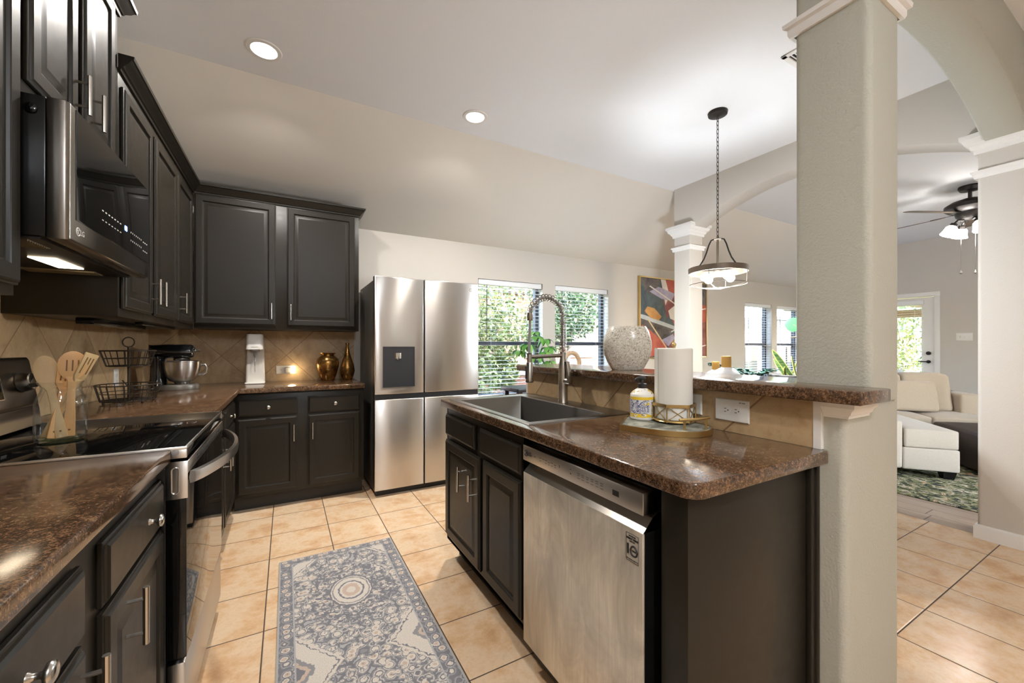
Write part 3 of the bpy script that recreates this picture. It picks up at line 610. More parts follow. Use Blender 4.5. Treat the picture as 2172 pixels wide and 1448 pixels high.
# sink
sk = thing('sink', (1.05, 1.75, .914), 'stainless drop-in single-bowl sink in the island countertop', 'sink')
b = MB(); R = lambda x0, x1, y0, y1, z: [(x0, y0, z), (x1, y0, z), (x1, y1, z), (x0, y1, z)]
b.loops([R(.816, 1.382, 1.325, 2.19, .9142), R(.818, 1.380, 1.327, 2.188, .918), R(.842+.008, 1.254, 1.368, 2.122, .918), R(.853, 1.251, 1.371, 2.119, .914), R(.856, 1.248, 1.374, 2.116, .72), R(.87, 1.234, 1.388, 2.102, .705)], cap0=False)
b.build('basin', M['steel2'], sk, bevel=.003, sharp=50)
b = MB(); b.lathe([(.0, .7055), (.045, .7055), (.045, .7085), (.03, .7075), (.0, .707)], (1.05, 1.75, 0), 24); b.build('drain', M['chrome'], sk)
# faucet: body, spring hose, support arm, spray head, lever
fc = thing('faucet', (1.292, 1.744, .918), 'tall pull-down faucet with a coiled spring neck behind the sink', 'faucet'); fx, fy = 1.292, 1.744
b = MB(); b.lathe([(.029, .9185), (.029, .922), (.0255, .93), (.025, 1.0), (.0245, 1.10), (.02, 1.135), (.0165, 1.16), (.0165, 1.19)], (fx, fy, 0), 28); body = b.build('body', M['faucet'], fc)
path = [(fx, fy, 1.19+.02*k) for k in range(9)]
cx, cz, ra = fx-.105, 1.37, .105
path += [(cx+ra*cos(a), fy, cz+ra*sin(a)) for a in [pi*k/22 for k in range(1, 21)]]
dense = []
for i in range(len(path)-1):
    p, q = Vector(path[i]), Vector(path[i+1])
    for k in range(10): dense.append(p.lerp(q, k/10))
L = [0]
for i in range(1, len(dense)): L.append(L[-1]+(dense[i]-dense[i-1]).length)
coil = []; ph = 0
for i in range(1, len(dense)):
    tg = (dense[min(i+1, len(dense)-1)]-dense[i-1]).normalized(); n1 = Vector((0, 1, 0)); n2 = tg.cross(n1)
    pitch = .0085 if L[i] < .14 else (.0085+min(1, (L[i]-.14)/.12)*.0095)
    steps = 4; seg = (dense[i]-dense[i-1])
    for k in range(steps):
        ph += 2*pi*seg.length/pitch/steps; c_ = dense[i-1]+seg*((k+1)/steps)
        coil.append(tuple(c_+n1*cos(ph)*.017+n2*sin(ph)*.017))
b = MB(); b.tube(coil, .0023, 5); b.build('spring', M['faucet'], fc)
b = MB(); hose = path+[(cx-ra+.003, fy, 1.36), (1.083, fy, 1.30), (1.079, fy, 1.22), (1.081, fy, 1.17)]; b.tube(hose, .0075, 10); b.build('hose', M['grey'], fc)
b = MB(); b.lathe([(.014, 0), (.0155, .003), (.0155, .038), (.013, .041)], (cx-ra+.002, fy, 1.352), 16); b.build('collar', M['faucet'], fc)
b = MB(); b.tube([(fx, fy, 1.172), (1.081, fy, 1.166)], .0115, 12, flat=.9); b.lathe([(.0135, 1.14), (.0135, 1.18)], (1.081, fy, 0), 16); b.build('support_arm', M['faucet'], fc)
b = MB(); b.lathe([(.0125, 1.185), (.0135, 1.15)], (1.081, fy, 0), 16); b.build('grip', M['blackmatte'], fc)
b = MB(); b.lathe([(.013, 1.141), (.0165, 1.135), (.0175, 1.06), (.021, 1.042), (.019, 1.036), (.0, 1.036)], (1.081, fy, 0), 20); hd = b.build('spray_head', M['faucet'], fc)
b = MB(); b.box(1.058, 1.0655, fy-.006, fy+.006, 1.055, 1.12); b.build('spray_lever', M['blackmatte'], hd, bevel=.002)
b = MB(); b.cyl((fx, fy, 1.035), (fx+.012, fy-.05, 1.035), .019, n=18); b.loops([[(fx+.004+.012*s_, fy-.038-.004*k-t_*.016, z) for s_, t_ in ((-1, 0), (1, 0), (1, 1), (-1, 1))] for k, z in ((0, 1.03), (1, 1.06), (-1, 1.10), (-4, 1.14))]); b.build('lever', M['faucet'], fc, bevel=.003)
# ---------------------------------------------------------------- fridge
fr = thing('refrigerator', (1.07, 3.7, 0), 'tall stainless side-by-side refrigerator with an ice and water dispenser', 'refrigerator')
b = MB(); b.box(.622, 1.522, 3.415, 4.10, .035, 1.765); b.build('body', M['fridgeside'], fr, bevel=.004)
b = MB(); b.box(.64, 1.51, 3.40, 3.47, 0, .05); b.build('base_grille', M['blackmatte'], fr)
for x0 in (.64, 1.45):
    b = MB(); b.box(x0, x0+.06, 3.36, 3.46, 1.766, 1.787); b.build('hinge_cover', M['blackmatte'], fr, bevel=.004)
b = MB(); b.box(.618, 1.526, 3.36, 3.415, .784, .832); b.box(1.0165, 1.0275, 3.365, 3.415, .06, 1.78); b.build('handle_recess', M['blackmatte'], fr)
def fdoor(x0, x1, z0, z1, name, hole=None):
    bb = MB(FNY); n0, n1 = -3.412, -3.343
    rr = [(x0, x1, z0, z1, n0), (x0, x1, z0, z1, n1-.006), (x0+.002, x1-.002, z0+.002, z1-.002, n1-.002), (x0+.006, x1-.006, z0+.006, z1-.006, n1)]
    if hole: rr += [(*hole, n1), (*hole, n1-.05)]
    bb.rects(rr); return bb.build(name, M['steel'], fr, sharp=40)
fd = fdoor(.616, 1.0165, .83, 1.787, 'door', (.682, .936, .89, 1.215)); fdoor(.616, 1.0165, .055, .786, 'door')
f2 = fdoor(1.0275, 1.527, .83, 1.787, 'door'); fdoor(1.0275, 1.527, .055, .786, 'door')
dsp = MB(FNY); h = (.682, .936, .89, 1.215)
dsp.rects([(.679, .939, .887, 1.218, -3.3432), (.679, .939, .887, 1.218, -3.3405), (.684, .934, .892, 1.213, -3.3405), (.688, .930, .896, 1.209, -3.391), (.7, .918, .9, 1.20, -3.392)])
M['dispgrey'] = simple('dispenser_charcoal', srgb(52, 52, 55), .25); dsp = dsp.build('dispenser', M['dispgrey'], fd, sharp=30)
b = MB(FNY); b.box(.686, .932, -3.39, -3.345, 1.165, 1.212); b.build('dispenser_panel', M['blackmatte'], fd, bevel=.002)
b = MB(); b.lathe([(.038, 1.166), (.038, 1.12), (.03, 1.115), (.022, 1.10)], (.80, 3.372, 0), 20); b.build('nozzle', M['mirrorchrome'], fd)
b = MB(); b.box(.762, .843, 3.368, 3.38, .965, 1.10); b.build('paddle', M['blackglass'], fd, bevel=.006)
text('ThinQ', .011, (.70, 3.3448, 1.2), xd, zd, M['grey'], fd); logo_ring(FNY, 1.45, 1.728, -3.3425, .014, M['grey'], f2)
b = MB()
for x in (.66, 1.48): b.cyl((x, 3.42, 0), (x, 3.42, .04), .015)
b.build('foot', M['black'], fr)
# ---------------------------------------------------------------- range
rg = thing('range', (-.6, 1.91, 0), 'freestanding electric range with a black glass top and a bowed steel handle', 'range'); R0, R1 = 1.533, 2.286
b = MB(); b.box(-.93, -.31, R0, R1, .03, .905); b.build('body', M['black'], rg, bevel=.003)
b = MB(FX); b.box(R0+.002, R1-.002, -.309, -.262, .285, .874); od = b.build('oven_door', M['blackglass'], rg, bevel=.003)
b = MB(FX); b.box(R0+.0005, R0+.003, -.312, -.259, .764, .876); b.box(R0+.003, R1-.003, -.262, -.2585, .838, .874)
b.build('door_bracket', M['steel'], od, bevel=.001)
b = MB(FX); q = [(R0-.001, -.289+.009*cos(a), (.85 if a <= pi else .79)+.009*sin(a)) for a in [2*pi*k/20 for k in range(20)]]
b.tube(q, .0022, 6, closed=True); b.build('slot_trim', M['steel'], od)
b = MB(FX)
for k in range(9):
    y = 1.66+.058*k; b.box(y, y+.04, -.2588, -.2578, .851, .855); b.box(y+.012, y+.052, -.2588, -.2578, .859, .863)
b.build('vent_slots', M['slot'], od, flatshade=True)
hp = [(R0+.018+(R1-R0-.036)*k/24) for k in range(25)]
b = MB(FX); b.loops([[(y, -.262+.012+.075*sin(pi*k/24)**.8*1.0+dx_, .822+dz_) for dx_, dz_ in ((-.006, -.019), (.006, -.016), (.008, .0), (.006, .016), (-.006, .019), (-.009, 0))] for k, y in enumerate(hp)])
b.build('handle', M['steel'], od, sharp=50)
b = MB(FX); b.box(R0+.002, R1-.002, -.309, -.266, .07, .272); dr = b.build('drawer', M['steel'], rg, bevel=.004)
b = MB(); b.box(-.915, -.2665, R0+.004, R1-.004, .905, .9178); ct = b.build('cooktop', M['blackglass'], rg, bevel=.002)
b = MB(); b.loops([[(-.2665, R0+.003, z), (-.92, R0+.003, z), (-.92, R0-.003, z), (-.2605, R0-.003, z), (-.2605, R1+.003, z), (-.92, R1+.003, z), (-.92, R1-.003, z), (-.2665, R1-.003, z)] for z in (.912, .9205)]); b.build('cooktop_trim', M['steel'], rg, bevel=.001)
b = MB(FX); b.box(R0+.006, R1-.006, -.32, -.2615, .886, .912); b.build('front_rail', M['blackglass'], rg, bevel=.002)
for y0, y1 in ((R0-.003, R0+.006), (R1-.006, R1+.003)):
    b = MB(FX); b.box(y0, y1, -.325, -.2605, .886, .912); b.build('end_cap', M['steel'], rg, bevel=.002)
b = MB(); b.lathe([(.0095, -.005), (.0095, .001), (.007, .0025), (.001, .003)], (0, 0, 0), 14); b.v = [Vector((-.288+v.x, R0-.003-v.z, .904+v.y)) for v in b.v]; b.build('screw_cover', M['grey'], rg)
# console with clock panel and knobs
b = MB(); cpf = [(-.93, .918), (-.835, .918), (-.838, .95), (-.842, .992), (-.846, .997), (-.843, 1.002), (-.868, 1.165), (-.875, 1.178), (-.93, 1.178)]
b.loops([[(x, y, z) for x, z in cpf] for y in (R0-.002, R1-.012)]); cons = b.build('console', M['steeldark'], rg, bevel=.003, sharp=20)
sl_ = Vector((-.868+.843, 0, 1.165-1.002)).normalized(); nn = Vector((sl_.z, 0, -sl_.x))
def onpanel(y, h, o): p = Vector((-.843, 0, 1.002))+sl_*h+nn*o; return (p.x, y, p.z)
def panelbox(mb, y0, y1, h0, h1, o0, o1): return mb.loops([[onpanel(y, h, o) for y, h in ((y0, h0), (y1, h0), (y1, h1), (y0, h1))] for o in (o0, o1)])
b = MB(); panelbox(b, 1.70, 2.06, .035, .125, -.001, .0015); cl = b.build('clock_panel', M['blackglass'], cons)
b = MB(); panelbox(b, 1.698, 2.063, .033, .036, .0, .003); panelbox(b, 1.698, 2.063, .124, .127, 0, .003); panelbox(b, 2.06, 2.063, .033, .127, 0, .003); panelbox(b, 1.698, 1.701, .033, .127, 0, .003); b.build('clock_bezel', M['chrome'], cons)
b = MB()
for h in (.062, .088): panelbox(b, 1.995, 2.03, h, h+.02, .001, .003)
b.build('button', M['grey'], cons, bevel=.001); b = MB()
for h in (.05, .07, .09, .11):
    for y in (1.95, 1.9): panelbox(b, y, y+.02, h, h+.003, .0012, .002)
b.build('control_markings', M['white'], cons)
for y in (1.59, 2.18):
    b = MB(); P = [Vector(onpanel(y, .085, o)) for o in (0, .003, .03, .034)]
    b.tube(P, [.036, .036, .032, .030], 28); b.loops([[tuple(P[3]+Vector((0, cos(.5)*a-sin(.5)*c, 0))+sl_*(sin(.5)*a+cos(.5)*c)+nn*o) for a, c in ((-.032, -.009), (.032, -.009), (.032, .009), (-.032, .009))] for o in (-.002, .018)])
    b.build('knob', M['steeldark'], cons, bevel=.0015)
# ---------------------------------------------------------------- microwave
mw = thing('microwave', (-.72, 1.89, 1.51), 'stainless over-the-range microwave with a black glass door and lit underside', 'microwave')
b = MB(); b.box(-.93, -.558, 1.537, 2.246, 1.512, 1.884); b.build('body', M['black'], mw, bevel=.003)
b = MB(FX); b.rects([(1.535, 2.25, 1.508, 1.885, -.557), (1.535, 2.25, 1.508, 1.885, -.522), (1.54, 2.246, 1.511, 1.882, -.512)]); md = b.build('door', M['steeldark'], mw, bevel=.004)
b = MB(FX); b.rects([(1.572, 2.244, 1.572, 1.879, -.5125), (1.572, 2.244, 1.572, 1.879, -.5105), (1.575, 2.241, 1.575, 1.876, -.51)]); mg = b.build('window', M['blackglass'], md)
logo_ring(FX, 1.585, 1.542, -.5115, .011, M['white'], md); text('LG', .022, (-.5112, 1.612, 1.542), (0, 1, 0), zd, M['white'], md, 'logo')
sp = []
for k in range(7): sp += [(1.755+.026*k, 1.652, .012, .004), (1.755+.026*k, 1.622, .012, .003)]
for k in range(7): sp += [(2.02+.02*k, 1.648, .004, .006), (2.02+.02*k, 1.618, .004, .006)]
for k in range(3): sp += [(2.17+.022*k, 1.645, .01, .004), (2.17+.022*k, 1.61, .012, .003)]
dashes(FX, sp, -.5099, M['white'], md); text('08', .026, (-.5095, 1.965, 1.648), (0, 1, 0), zd, M['blue'], md, 'clock_digits', bold=.0005)
b = MB(); b.lathe([(.013, 0), (.013, .004), (.009, .006), (.001, .0065)], (0, 0, 0), 16); b.v = [Vector((-.585+v.x, 1.537-v.z, 1.845+v.y)) for v in b.v]; b.build('side_button', M['blackglass'], mw)
b = MB(); b.box(-.92, -.57, 1.545, 2.24, 1.505, 1.512); un = b.build('underside', M['bronze'], mw)
b = MB(); b.box(-.715, -.65, 1.86, 2.06, 1.502, 1.506); b.build('light_lens', M['uclight'], un)
mesh_ = simple('filter_mesh', srgb(150, 138, 112), .5, .6)
for x0, x1, y0, y1 in ((-.84, -.64, 2.12, 2.21), (-.80, -.60, 1.56, 1.68)):
    b = MB(); n = int((y1-y0)/.012)
    b.box(x0, x1, y0, y1, 1.503, 1.506)
    for k in range(n): b.box(x0, x1, y0+k*.012, y0+k*.012+.005, 1.500, 1.503)
    b.build('filter', mesh_, un, flatshade=True)
# ---------------------------------------------------------------- things on the left counters
jx, jy, jz = -.632, 1.838, .918
jar = thing('glass_jar', (jx, jy, jz), 'clear wide glass jar holding wooden utensils on the range top', 'jar')
b = MB(); b.lathe([(.002, 0), (.052, 0), (.058, .005), (.0595, .018), (.0595, .118), (.056, .138), (.047, .156), (.0445, .168), (.0475, .18), (.0525, .1885), (.0508, .1895), (.0455, .181), (.0424, .168), (.045, .155), (.0538, .137), (.0572, .117), (.0572, .018), (.052, .008), (.002, .007)], (jx, jy, jz), 44)
b.build('glass', M['jarglass'], jar)
b = MB(); b.lathe([(.001, .0074), (.051, .0074), (.0515, .0105), (.001, .0105)], (jx, jy, jz), 32); b.build('glass_base', M['greenthin'], jar)
def utensil(kind, base, tip, label, mat, roll=0, flip=1):
    A = Vector(base); B = Vector(tip); L = (B-A).length; o = thing('wooden_'+kind, A, label, 'utensil', 'wooden utensils in the jar')
    zx = (B-A).normalized(); view = Vector((0, 0, 1.22))-A; nx = (view-zx*view.dot(zx)).normalized(); yx = zx.cross(nx)
    if roll: rm = Matrix.Rotation(roll, 3, zx); nx = rm @ nx; yx = rm @ yx
    P = lambda s_, t_, h_: tuple(A+zx*s_+yx*t_+nx*h_)
    hl = L-(.115 if kind == 'spoon' else .095) if kind != 'spatula' else L-.10
    def slabs(st, mb, dish=0):
        mb.loops([[P(s_, w_, h_-th/2), P(s_, -w_, h_-th/2), P(s_, -w_, h_+th/2), P(s_, w_, h_+th/2)] for s_, w_, th, h_ in st])
    hb = MB(); slabs([(0, .0125, .006, 0), (.004, .0138, .007, 0), (.06, .0125, .008, 0), (hl*.7, .0095, .008, 0), (hl, .010, .008, 0), (hl+.012, .016, .007, 0)], hb); hb.build('handle', mat, o, bevel=.0018)
    b = MB()
    if kind == 'spoon':
        st = [(hl+.115*t, max(.010 if t < .5 else .004, .029*sqrt(max(0, 1-((t-.56)/(.56 if t < .56 else .44))**2))), .0055, -.006*sin(pi*t)) for t in [.5-.5*cos(pi*k/14) for k in range(15)]]; slabs(st, b); b.build('bowl', mat, o, bevel=.0015)
    elif kind == 'slotted_spoon':
        st = [(hl+.095*t, max(.010 if t < .5 else .004, .0335*sqrt(max(0, 1-((t-.54)/(.54 if t < .54 else .46))**2))), .0055, 0) for t in [.5-.5*cos(pi*k/14) for k in range(15)]]
        slabs(st, b); b.build('bowl', mat, o, bevel=.0015); c = MB()
        for w_ in (-.013, 0, .013): c.loops([[P(s_, w_-.0018, h_), P(s_, w_+.0018, h_), P(s_, w_+.0018, h_+.0005), P(s_, w_-.0018, h_+.0005)] for s_, h_ in ((hl+.03, .0028), (hl+.066, .0028))])
        c.build('slot', M['slotwood'], o)
    else:
        slabs([(hl, .011, .007, 0), (hl+.02, .022, .006, 0), (hl+.10, .027, .004, .0)], b); b.build('blade', mat, o, bevel=.0015); c = MB()
        for w_ in (-.012, 0, .012): c.loops([[P(s_, w_-.002, h_), P(s_, w_+.002, h_), P(s_, w_+.002, h_+.0005), P(s_, w_-.002, h_+.0005)] for s_, h_ in ((hl+.03, .003), (hl+.085, .0023))])
        c.build('slot', M['slotwood'], o)
    c = MB(); c.tube([P(.022, 0, .0035), P(.022, 0, .0042)], .003, 10); c.build('hang_hole', M['slotwood'], o)
    return o
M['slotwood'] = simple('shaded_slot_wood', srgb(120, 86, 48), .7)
zb = jz+.0125
utensil('spoon', (jx+.012, jy-.030, zb), (jx-.048, jy+.022, 1.19), 'pale wooden spoon leaning left out of the jar, its bowl in shade', M['bamboo2'])
utensil('slotted_spoon', (jx+.022, jy-.014, zb), (jx+.022, jy+.018, 1.204), 'orange-tan slotted wooden spoon upright in the jar', M['bamboo'])
utensil('spatula', (jx-.034, jy-.012, zb), (jx+.064, jy+.030, 1.195), 'slotted wooden spatula leaning right out of the jar', M['bamboo2'], .9)
utensil('spatula', (jx-.008, jy-.038, zb), (jx+.002, jy+.046, 1.172), 'wooden turner standing behind the slotted spoon in the jar', M['bamboo'], .5)
# two-tier wire basket
kx, ky, kz = -.752, 2.94, .9145
bk = thing('wire_basket', (kx, ky, kz), 'two-tier dark wire basket stand with a ring handle on the left counter', 'basket stand')
def ell(cx, cy, rx, ry, z, n=44): return [(cx+rx*cos(2*pi*k/n), cy+ry*sin(2*pi*k/n), z) for k in range(n)]
b = MB(); b.cyl((kx, ky, kz+.012), (kx, ky, 1.217), .0055, n=10); b.build('pole', M['wire'], bk)
b = MB(); b.tube([(kx+.024*cos(a)*cos(.45), ky+.024*cos(a)*sin(.45), 1.243+.026*sin(a)) for a in [2*pi*k/28 for k in range(28)]], .0032, 8, closed=True); b.build('ring_handle', M['wire'], bk)
def tier(z0, z1, rb, rt, name):
    b = MB(); yr = 1.05
    b.tube(ell(kx, ky, rt, rt*yr, z1), .0032, 6, closed=True); b.tube(ell(kx, ky, (rb+rt)/2, (rb+rt)/2*yr, (z0+z1)/2), .002, 6, closed=True); b.tube(ell(kx, ky, rb, rb*yr, z0), .0026, 6, closed=True)
    for k in range(22):
        a = 2*pi*k/22; b.tube([(kx+rt*cos(a), ky+rt*yr*sin(a), z1), (kx+rb*cos(a), ky+rb*yr*sin(a), z0)], .0018, 6)
    for k in range(-4, 5):
        x = kx+rb*k/4.6; h = rb*yr*sqrt(max(0, 1-(k/4.6)**2)); b.tube([(x, ky-h, z0), (x, ky+h, z0)], .0016, 6)
    for k in range(-3, 4):
        y = ky+rb*yr*k/3.6; h = rb*sqrt(max(0, 1-(k/3.6)**2)); b.tube([(kx-h, y, z0), (kx+h, y, z0)], .0016, 6)
    return b.build(name, M['wire'], bk)
tier(kz+.014, kz+.098, .112, .132, 'lower_basket'); tier(1.115, 1.196, .088, .112, 'upper_basket')
for a in (.6, 2.4, 3.9, 5.5):
    b = MB(); b.ball((kx+.108*cos(a), ky+.113*sin(a), kz+.007), .0072, 10, 7); b.build('foot', M['wire'], bk)
# stand mixer, turned to face +X
mx_, my_, mz = -.70, 3.68, .9145
mxr = thing('stand_mixer', (mx_, my_, mz), 'black stand mixer with a steel bowl in the back corner', 'stand mixer'); W = (mx_, my_, mz)
M['mixer'] = simple('gloss_black_paint', (.006, .006, .007, 1), .12, coat=.5); M['mixgrey'] = simple('pewter_grey', srgb(120, 116, 108), .35, .5)
P = lambda x, y, z: (mx_+x, my_+y, mz+z)
b = MB(); st = [(0, 1.0), (.012, 1.02), (.03, .98), (.036, .9)]
b.loops([[P(.02+.125*s_*cos(a)*(1.15 if cos(a) < 0 else 1), .095*s_*sin(a), z) for a in [2*pi*k/36 for k in range(36)]] for z, s_ in st]); b.build('base', M['mixgrey'], mxr)
b = MB(); b.loops([[P(-.085+w_*cos(a), .058*sin(a)*(w_/.045), z) for a in [2*pi*k/24 for k in range(24)]] for z, w_ in ((.03, .055), (.08, .045), (.19, .043), (.235, .05))]); b.build('column', M['mixer'], mxr)
b = MB(); hs = [(-.135, .02, .05), (-.13, .04, .045), (-.11, .055, .045), (-.03, .062, .05), (.06, .058, .05), (.10, .052, .048), (.112, .035, .04), (.115, .012, .02)]
b.loops([[P(x, w_*cos(a), .27+h_*sin(a)) for a in [2*pi*k/28 for k in range(28)]] for x, w_, h_ in hs]); b.build('head', M['mixer'], mxr)
b = MB(); b.loops([[P(x, w_*cos(a), .265+.006*sin(a)*1.2) for a in [2*pi*k/28 for k in range(28)]] for x, w_ in ((-.12, .05), (-.11, .0575), (-.03, .0645), (.06, .0605), (.10, .0545), (.114, .03))]); b.build('band', M['chrome'], mxr)
b = MB(); b.tube([P(.11, 0, .275), P(.124, 0, .275)], .026, 20); b.tube([P(.122, 0, .275), P(.15, 0, .275)], .009, 12); b.build('hub_knob', M['mirrorchrome'], mxr)
b = MB(); b.lathe([(.038, .226), (.05, .215), (.046, .205), (.012, .2), (.012, .16)], P(.045, 0, 0), 24); b.build('beater_shaft', M['chrome'], mxr)
b = MB(); bc_ = P(.045, 0, 0); b.lathe([(.04, .036), (.045, .05), (.07, .062), (.095, .095), (.108, .15), (.110, .195), (.113, .198), (.1125, .201), (.107, .197), (.104, .15), (.09, .097), (.065, .066), (.001, .06)], bc_, 40); bowl = b.build('bowl', M['steel'], mxr)
b = MB(); b.tube([P(.155, 0, .17), P(.18, 0, .172), P(.188, 0, .15), P(.184, 0, .115), P(.165, 0, .10), P(.14, 0, .1)], .006, 8, flat=1.6); b.build('handle', M['chrome'], bowl)
b = MB(); b.tube([(LW+.02, 3.5, 1.0), (-.9, 3.53, .95), (-.86, 3.58, .925), (-.80, 3.62, .93)], .004, 6); b.build('power_cord', M['blackmatte'], mxr)
# sparkling water maker
sx_, sy_ = -.225, 3.93; sm_ = thing('soda_maker', (sx_, sy_, .9145), 'white tall sparkling water maker on the back counter', 'soda maker')
M['whitegloss'] = simple('white_gloss_plastic', srgb(226, 222, 214), .25); M['clearplastic'] = NT('clear_bottle_plastic').set(col=(.9, .92, .92, 1), rough=.08, trans=.9, ior=1.3).m
b = MB(); b.loops([[(x, y, z) for x, y in rpoly(sx_-w_, sx_+w_, sy_-.07, sy_+.10, .012)] for z, w_ in ((.9146, .068), (.925, .07))]); b.build('base', M['whitegloss'], sm_, bevel=.002)
b = MB(); b.loops([[(x, y, z) for x, y in rpoly(sx_-w_, sx_+w_, sy_+.0, sy_+.10, .02)] for z, w_ in ((.925, .068), (1.1, .064), (1.21, .06))]); b.build('body', M['whitegloss'], sm_)
b = MB(); b.loops([[(x, y, z) for x, y in rpoly(sx_-w_, sx_+w_, sy_-.07+d_, sy_+.10, .022)] for z, w_, d_ in ((1.195, .061, 0), (1.31, .058, .003), (1.319, .054, .008))]); hd_ = b.build('head', M['whitegloss'], sm_)
b = MB(); b.lathe([(.036, 1.20), (.036, 1.185), (.028, 1.178), (.008, 1.176), (.008, 1.14), (.004, 1.135), (.004, 1.06)], (sx_, sy_-.025, 0), 22); b.build('nozzle', M['grey'], sm_)
b = MB(); b.lathe([(.019, 1.165), (.019, 1.14), (.026, 1.11), (.03, 1.08), (.028, 1.055)], (sx_, sy_-.025, 0), 22); b.build('bottle_neck', M['pane'], sm_)
text('sodastream', .011, (sx_, sy_-.0705, 1.215), xd, zd, M['grey'], hd_)
# outlets
def outlet(name, f, u, z, n, w_, h_, horiz, label, group, faces=True):
    o = thing(name, f(u, n, z), label, 'outlet', group)
    bb = MB(f); bb.rects([(u-w_/2, u+w_/2, z-h_/2, z+h_/2, n), (u-w_/2, u+w_/2, z-h_/2, z+h_/2, n+.003), (u-w_/2+.003, u+w_/2-.003, z-h_/2+.003, z+h_/2-.003, n+.006)]); bb.build('plate', M['white'], o, sharp=25)
    if faces:
        for s_ in (-1, 1):
            uu, zz = (u+s_*.0195, z) if horiz else (u, z+s_*.0195)
            bb = MB(f); bb.loops([[(uu+.0165*cos(a)*(1 if horiz else 1), n+d_, zz+.0165*sin(a)) for a in [2*pi*k/24 for k in range(24)]] for d_ in (.005, .0075)]); s1 = bb.build('socket', M['white'], o)
            bb = MB(f)
            for e in (-1, 1):
                q = (uu+.002, zz+e*.0055) if horiz else (uu+e*.0055, zz+.002)
                bb.box(q[0]-(.004 if horiz else .001), q[0]+(.004 if horiz else .001), n+.0074, n+.0078, q[1]-(.001 if horiz else .004), q[1]+(.001 if horiz else .004))
            bb.cyl((uu-(.008 if horiz else 0), n+.0074, zz-(0 if horiz else .008)), (uu-(.008 if horiz else 0), n+.0078, zz-(0 if horiz else .008)), .0022, n=10)
            bb.build('slots', M['slot'], s1)
    return o
oA = outlet('outlet', FNX, .865, .992, -1.385, .124, .078, True, 'white horizontal double outlet on the island backsplash below the ledge', None)
dashes(FNX, [(.833, 1.022, .008, .004), (.821, 1.022, .011, .004)], -1.3788, M['grey'], oA, 'marking')
outlet('wall_plate', FNX, 1.045, .997, -1.385, .124, .078, True, 'blank white wall plate half hidden behind the paper towels', None, False)
outlet('outlet', FNY, -.022, 1.012, -(BW-.009), .115, .075, True, 'white outlet on the back wall with a night light plugged in', None)
outlet('outlet', FX, 2.28, .985, LW+.009, .075, .115, False, 'white outlet on the left backsplash behind the jar', None)
outlet('outlet', FX, 3.42, 1.02, LW+.009, .075, .115, False, 'white outlet beside the stand mixer, behind the wire basket', None)
nl = thing('night_light', (.035, BW-.03, 1.01), 'small plug-in night light glowing on the back wall', 'night light')
b = MB(FNY); b.rbox(-.01, .035, -(BW-.001), -(BW-.045), .985, 1.035); b.build('housing', M['grey'], nl, bevel=.004)
b = MB(FNY); b.rbox(.036, .07, -(BW-.012), -(BW-.05), .98, 1.045); b.build('lens', M['night'], nl, bevel=.003)
l = bpy.data.lights.new('night_light_lamp', 'POINT'); l.energy = .3; l.color = (1, .78, .5); l.shadow_soft_size = .03; lo = bpy.data.objects.new('night_light_lamp', l); COL.objects.link(lo); lo.location = (.055, BW-.085, 1.01)
# gold vases
b = MB(); b.lathe([(.001, 0), (.05, 0), (.053, .004), (.075, .06), (.091, .125), (.094, .16), (.088, .19), (.065, .213), (.054, .222), (.052, .23), (.066, .243), (.068, .247), (.058, .247), (.045, .23), (.001, .2)], (0, 0, 0), 44)
tag(b.build('vase', M['hamgold']), 'squat gold metal vase with a rolled rim on the back counter', 'vase'); bpy.data.objects['vase'].location = (.325, 3.97, .9145)
b = MB(); pf = [(.001, 0), (.036, 0), (.04, .004), (.058, .05), (.064, .085), (.058, .13), (.04, .185), (.024, .235), (.016, .28), (.013, .31), (.017, .333), (.015, .338), (.009, .33), (.001, .3)]
b.lathe(pf, (0, 0, 0), 36); tag(b.build('bottle_vase', M['hamgold']), 'slender gold teardrop vase next to the squat gold vase', 'vase'); bpy.data.objects['bottle_vase'].location = (.488, 3.96, .9145)
# ---------------------------------------------------------------- island: tray, soap, paper towels
ty = thing('tray', (1.24, 1.05, .9145), 'gold-rimmed grey marble tray on the island', 'tray')
tp = spline([(1.064, 1.093), (1.10, .985), (1.13, .925), (1.17, .885), (1.22, .866), (1.27, .868), (1.315, .892), (1.342, .93), (1.352, .98), (1.345, 1.04), (1.32, 1.11), (1.285, 1.17), (1.239, 1.227)], 5, closed=False)
cxy = (1.23, 1.03); ins = [(cxy[0]+(x-cxy[0])*.965, cxy[1]+(y-cxy[1])*.965) for x, y in tp]
b = MB(); b.loops([[(x, y, .9145) for x, y in tp], [(x, y, .9335) for x, y in tp], [(x, y, .9335) for x, y in ins], [(x, y, .929) for x, y in ins]]); b.build('rim', M['gold'], ty, sharp=30)
b = MB(); b.prism(ins, .9285, .9305); b.build('marble_top', M['marble'], ty, flatshade=True)
b = MB()
p0, p1 = Vector((1.185, .93, .965)), Vector((1.285, .885, .972)); b.tube([tuple(p0), tuple(p0.lerp(p1, .5)+Vector((-.004, -.01, 0))), tuple(p1)], .005, 10)
for k in (.15, .85): q = p0.lerp(p1, k); b.cyl((q.x, q.y-.004, .929), (q.x, q.y-.004, q.z), .0045, n=10)
b.build('handle', M['gold'], ty)
sxp, syp, szp = 1.238, 1.145, .931
sb = thing('soap_bottle', (sxp, syp, szp), 'yellow and blue patterned hand soap bottle with a black pump on the tray', 'soap bottle')
b = MB(); b.lathe([(.001, 0), (.042, 0), (.0455, .004), (.046, .01), (.046, .092), (.0445, .099), (.034, .111), (.017, .122), (.014, .125)], (sxp, syp, szp), 36); body = b.build('bottle', M['white'], sb)
